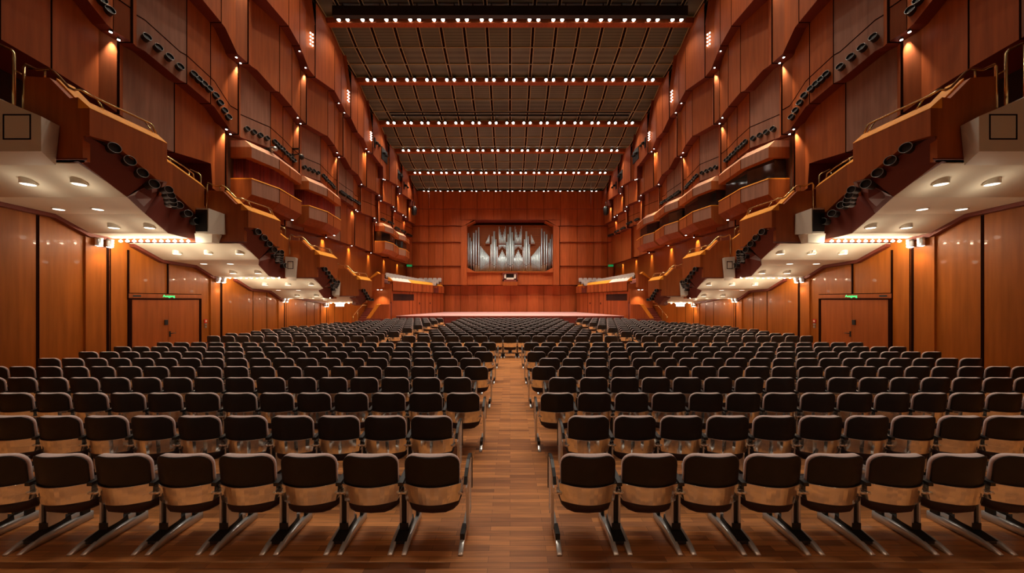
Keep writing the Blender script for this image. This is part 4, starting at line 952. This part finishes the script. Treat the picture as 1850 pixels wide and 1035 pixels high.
# ------------------------------------------------------------------ audience chairs
PIT = 0.55
def arc_pts():
    W2 = 0.243; R = 0.10; z1 = 0.83; pts = []
    for i in range(6): a = pi/2*i/5; pts.append((W2-R+R*cos(a), z1-R+R*sin(a)))
    for i in range(1, 6): pts.append((W2-R-(2*(W2-R))*i/6, z1))
    for i in range(6): a = pi/2+pi/2*i/5; pts.append((-(W2-R)+R*cos(a), z1-R+R*sin(a)))
    pts.append((-W2*0.985, 0.50))
    for i in range(1, 6): pts.append((-W2*0.985+2*W2*0.985*i/6, 0.50))
    pts.append((W2*0.985, 0.50)); return pts
def cy(x, z, o=0.0): return 0.075*(x/0.245)**2+o-0.10*(z-0.5)
def shell_mb(o0, o1, sc=1.0, bulge=0.0, m=None):
    m = m or MB(); m.smooth = True; P_ = arc_pts()
    c = (0, 0.665)
    def ring(o, s_): return [(x*s_, cy(x, z, o*(1-0.5*min(1, abs(x)/0.243)**2) if o > 0.05 else o), c[1]+(z-c[1])*s_) for x, z in P_]
    rs = [ring(o0, sc*0.955), ring(o0+0.006, sc), ring(o1-0.012, sc), ring(o1, sc*0.94)]
    m.loft(rs, caps=False)
    for rr, fl in ((rs[0], 1), (rs[-1], 0)):           # fan caps follow the curve
        n = len(rr); inner = [(x*0.5, cy(x*0.5, z, (o0 if fl else o1)), c[1]+(z-c[1])*0.5) for x, y, z in rr]
        cc = (0, cy(0, c[1], (o0 if fl else o1)), c[1])
        m.add(rr+inner+[cc], [(i, (i+1) % n, n+(i+1) % n, n+i) for i in range(n)]+[(n+i, n+(i+1) % n, 2*n) for i in range(n)])
    return m
def band_mb(m=None):
    m = m or MB(); m.smooth = True
    m.smooth = False
    for (z0, z1, w0, w1, o) in ((0.474, 0.556, 0.256, 0.262, -0.012), (0.398, 0.471, 0.240, 0.255, -0.009)):
        rings = []
        for (z, w, oo) in ((z0, w0, o), (z1, w1, o), (z1, w1, o+0.012), (z0, w0, o+0.012)):
            r = []
            for i in range(17):
                u = -1+2*i/16; x = w*sin(u*pi/2)**1 if False else w*max(-1, min(1, u*1.12)); back = max(0, abs(u)*1.12-1)
                r.append((x, 0.08*(x/0.245)**2+oo-0.10*(z-0.5)+back*0.9*0.9, z))
            rings.append(r)
        vs = [p for r in rings for p in r]; n = 17; fs = []
        for k in range(4):
            k2 = (k+1) % 4
            for i in range(16): fs.append((k*n+i, k*n+i+1, k2*n+i+1, k2*n+i))
        m.add(vs, fs)
        m.tube([(x, y+0.004, z+0.001) for x, y, z in rings[1]], 0.0045, 6)
    return m
def seat_mb(m=None):
    m = m or MB(); m.smooth = True; rings = []
    def sp(a, e): return math.copysign(abs(a)**e, a)
    for j in range(1, 8):
        ph = -pi/2+pi*j/8
        rings.append([(0.243*sp(cos(ph), .5)*sp(cos(t), .6), 0.255+0.215*sp(cos(ph), .6)*sp(sin(t), .7), 0.365+0.085*sp(sin(ph), .8)+0.02*sin(t)) for t in [2*pi*i/16 for i in range(16)]])
    m.loft(rings); return m
def column_mb(lx, m=None):
    m = m or MB(); m.box(lx-0.022, lx+0.022, 0.16, 0.24, 0.10, 0.47); return m
def bars_mb(lx, m=None):
    m = m or MB()
    for q in (-1, 1): m.box(lx+q*0.032-0.009, lx+q*0.032+0.009, 0.145, 0.26, 0.11, 0.46)
    return m
def bracket_mb(lx, m=None):
    m = m or MB()
    m.hexa([(lx-0.058, 0.045, 0.03), (lx+0.058, 0.045, 0.03), (lx+0.048, 0.30, 0.05), (lx-0.048, 0.30, 0.05)], [(lx-0.055, 0.045, 0.055), (lx+0.055, 0.045, 0.055), (lx+0.04, 0.30, 0.13), (lx-0.04, 0.30, 0.13)]); 
    m.box(lx-0.04, lx+0.04, 0.14, 0.26, 0.09, 0.15); return m
def runner_mb(lx, m=None):
    m = m or MB(); m.smooth = True
    prof = [(-0.05, 0.0, 0.012), (-0.015, 0.0, 0.030), (0.03, 0.002, 0.050), (0.09, 0.006, 0.066), (0.22, 0.010, 0.076), (0.44, 0.0, 0.076)]
    m.loft([[(lx-0.021, y, z0), (lx+0.021, y, z0), (lx+0.021, y, z1-0.004), (lx+0.016, y, z1), (lx-0.016, y, z1), (lx-0.021, y, z1-0.004)] for y, z0, z1 in prof]); return m
def post_mb(lx, m=None):
    m = m or MB(); m.box(lx-0.014, lx+0.014, 0.36, 0.42, 0.07, 0.13); return m
def armstub_mb(lx, m=None):
    m = m or MB(); m.hexa([(lx-0.022, 0.04, 0.545), (lx+0.022, 0.04, 0.545), (lx+0.022, 0.42, 0.60), (lx-0.022, 0.42, 0.60)], [(lx-0.022, 0.04, 0.575), (lx+0.022, 0.04, 0.575), (lx+0.022, 0.42, 0.635), (lx-0.022, 0.42, 0.635)]); return m
def endarm_mb(ex, m=None):
    m = m or MB(); P_ = [(0.03, 0.565), (0.07, 0.61), (0.14, 0.650), (0.24, 0.675), (0.34, 0.675), (0.41, 0.655), (0.445, 0.61), (0.455, 0.55), (0.455, 0.30)]
    rings = []
    for i, (y, z) in enumerate(P_):
        a = P_[max(i-1, 0)]; b = P_[min(i+1, len(P_)-1)]; t = Vector((0, b[0]-a[0], b[1]-a[1])).normalized(); n = Vector((0, -t.z, t.y))*0.012; w = Vector((0.015, 0, 0)); c = Vector((ex, y, z))
        rings.append([c-w-n, c+w-n, c+w+n, c-w+n])
    m.loft(rings); return m
def endframe_mb(ex, m=None):
    m = m or MB(); m.box(ex-0.014, ex+0.014, 0.18, 0.26, 0.06, 0.66).box(ex-0.012, ex+0.012, 0.33, 0.40, 0.12, 0.66).box(ex-0.006, ex+0.006, 0.20, 0.36, 0.12, 0.15)
    m.box(ex-0.006, ex+0.006, 0.10, 0.25, 0.44, 0.50); return m
def hinge_mb(lx, m=None):
    m = m or MB(); m.tube([(lx-0.02, 0.07, 0.47), (lx+0.02, 0.07, 0.47)], 0.014, 10); m.tube([(lx-0.015, 0.07, 0.47), (lx, 0.2, 0.44)], 0.009, 6); return m
def make_chair(side, end):                            # side: on which side the leg stands; end: aisle seat with outer arm
    c = thing('auditorium_chair', 'x', 'chair', group='auditorium chairs'); lx = side*0.275; ex = -side*0.30
    shell_mb(0.0, 0.022).build('back_shell', SHELL, c)
    shell_mb(0.016, 0.09, 1.006).build('back_cushion', VELVET, c, label='mauve velvet back cushion')
    band_mb().build('back_band', CHROME, c, label='polished chrome band')
    seat_mb().build('seat', SEATUN, c, label='dark padded seat')
    l = column_mb(lx).build('leg', BLACKM, c)
    bars_mb(lx).build('leg_bars', POLAL, l); bracket_mb(lx).build('bracket', BLACK, l)
    for q in (-1, 1): runner_mb(lx+q*0.060).build('runner', POLAL, l, label='chrome floor runner')
    for q in (-1, 1): post_mb(lx+q*0.06).build('foot_post', BLACK, l)
    armstub_mb(lx).build('armrest', BLACK, c)
    for q in (-1, 1): hinge_mb(q*lx*0.93).build('hinge', CHROME, c)
    if end:
        l2 = endframe_mb(ex).build('leg', POLAL, c, label='chrome end frame'); runner_mb(ex+side*0.03).build('runner', POLAL, l2)
        MB().box(ex+side*0.03-0.02, ex+side*0.03+0.02, 0.06, 0.2, 0.05, 0.11).build('runner_clamp', BLACK, l2)
        endarm_mb(ex).build('armrest', BLACK, c)
    return c
PROTO = {(a, b): make_chair(a, b) for a in (-1, 1) for b in (False, True)}
USED = set()
def row_Y(r): return 2.846+0.953*(r-1) if r <= 9 else 2.846+0.953*(r-1)+0.98
def chair(a, b, loc, lab):
    if (a, b) not in USED: USED.add((a, b)); o = PROTO[(a, b)]; o.location = loc; o['label'] = lab; return o
    return dup(PROTO[(a, b)], loc, lab)
RN = ['', 'nearest', 'second', 'third', 'fourth', 'fifth', 'sixth', 'seventh', 'eighth', 'ninth', 'tenth']
INDIV = 0
for r in range(1, 10):
    Y = row_Y(r); x0 = (0.44 if r % 2 else 0.675)
    half = 921.5*Y/F+0.3
    nmax = 20 if r >= 7 else (19 if r == 6 else 20)
    for s in (-1, 1):
        for i in range(nmax):
            x = x0+PIT*(i+0.5)-0.02
            if x-0.3 > half: break
            chair(s, i == 0, (s*x, Y, 0), '%s row black-backed chair left of the aisle, %s from the aisle' % (RN[r], ORD[i+1]) if s < 0 else '%s row black-backed chair right of the aisle, %s from the aisle' % (RN[r], ORD[i+1]))
            INDIV += 1
# row ten: the middle block stands behind the cross aisle
Y = row_Y(10)
for i in range(-7, 8):
    lab = 'black-backed chair in the middle block behind the cross aisle, ' + ('at its centre' if i == 0 else '%s from centre on the %s' % (ORD[abs(i)], 'left' if i < 0 else 'right'))
    chair(-1, False, (i*PIT, Y, 0), lab); INDIV += 1
print('INDIVIDUAL CHAIRS', INDIV)
# the remaining, farther chairs
far = MB()
def merge(lx, ends):
    m = MB()
    m.cur = 0; shell_mb(0.0, 0.022, m=m); m.cur = 1; shell_mb(0.016, 0.09, 1.006, m=m); m.cur = 2; band_mb(m); m.cur = 3; m.smooth = True; seat_mb(m); m.smooth = False
    m.cur = 4; column_mb(lx, m); armstub_mb(lx, m); bracket_mb(lx, m); m.cur = 2; runner_mb(lx-0.06, m); runner_mb(lx+0.06, m)
    return m
base = merge(-0.275, False)
def put(x, Y):
    far.cur = 0; b = len(far.v); far.v += [(vx+x, vy+Y, vz) for vx, vy, vz in base.v]
    far.f += [tuple(b+i for i in f) for f in base.f]; far.m += base.m; far.sm += base.sm
for s in (-1, 1):
    for i in range(12): put(s*(5.0+PIT*(i+0.5)), Y)
for r in range(11, 24):
    Y = row_Y(r); odd = r % 2
    if r % 2: xs = [(i+0.5)*PIT for i in range(-7, 7)]
    else: xs = [i*PIT for i in range(-6, 7)]
    outer = 11.5 if r < 16 else (11.0 if r < 19 else 10.0)
    if r > 20: outer = 9.0
    for s in (-1, 1):
        x = 4.85+(0.275 if odd else 0.0)+PIT/2
        while x < outer: xs.append(s*x); x += PIT
    for x in xs: put(x, Y)
fo = far.build('far_auditorium_chairs', [SHELL, VELVET, CHROME, SEATUN, BLACKM])
tag(fo, 'remaining rows of black-backed chairs between the cross aisle and the stage', 'chairs', 'auditorium chairs', 'stuff')
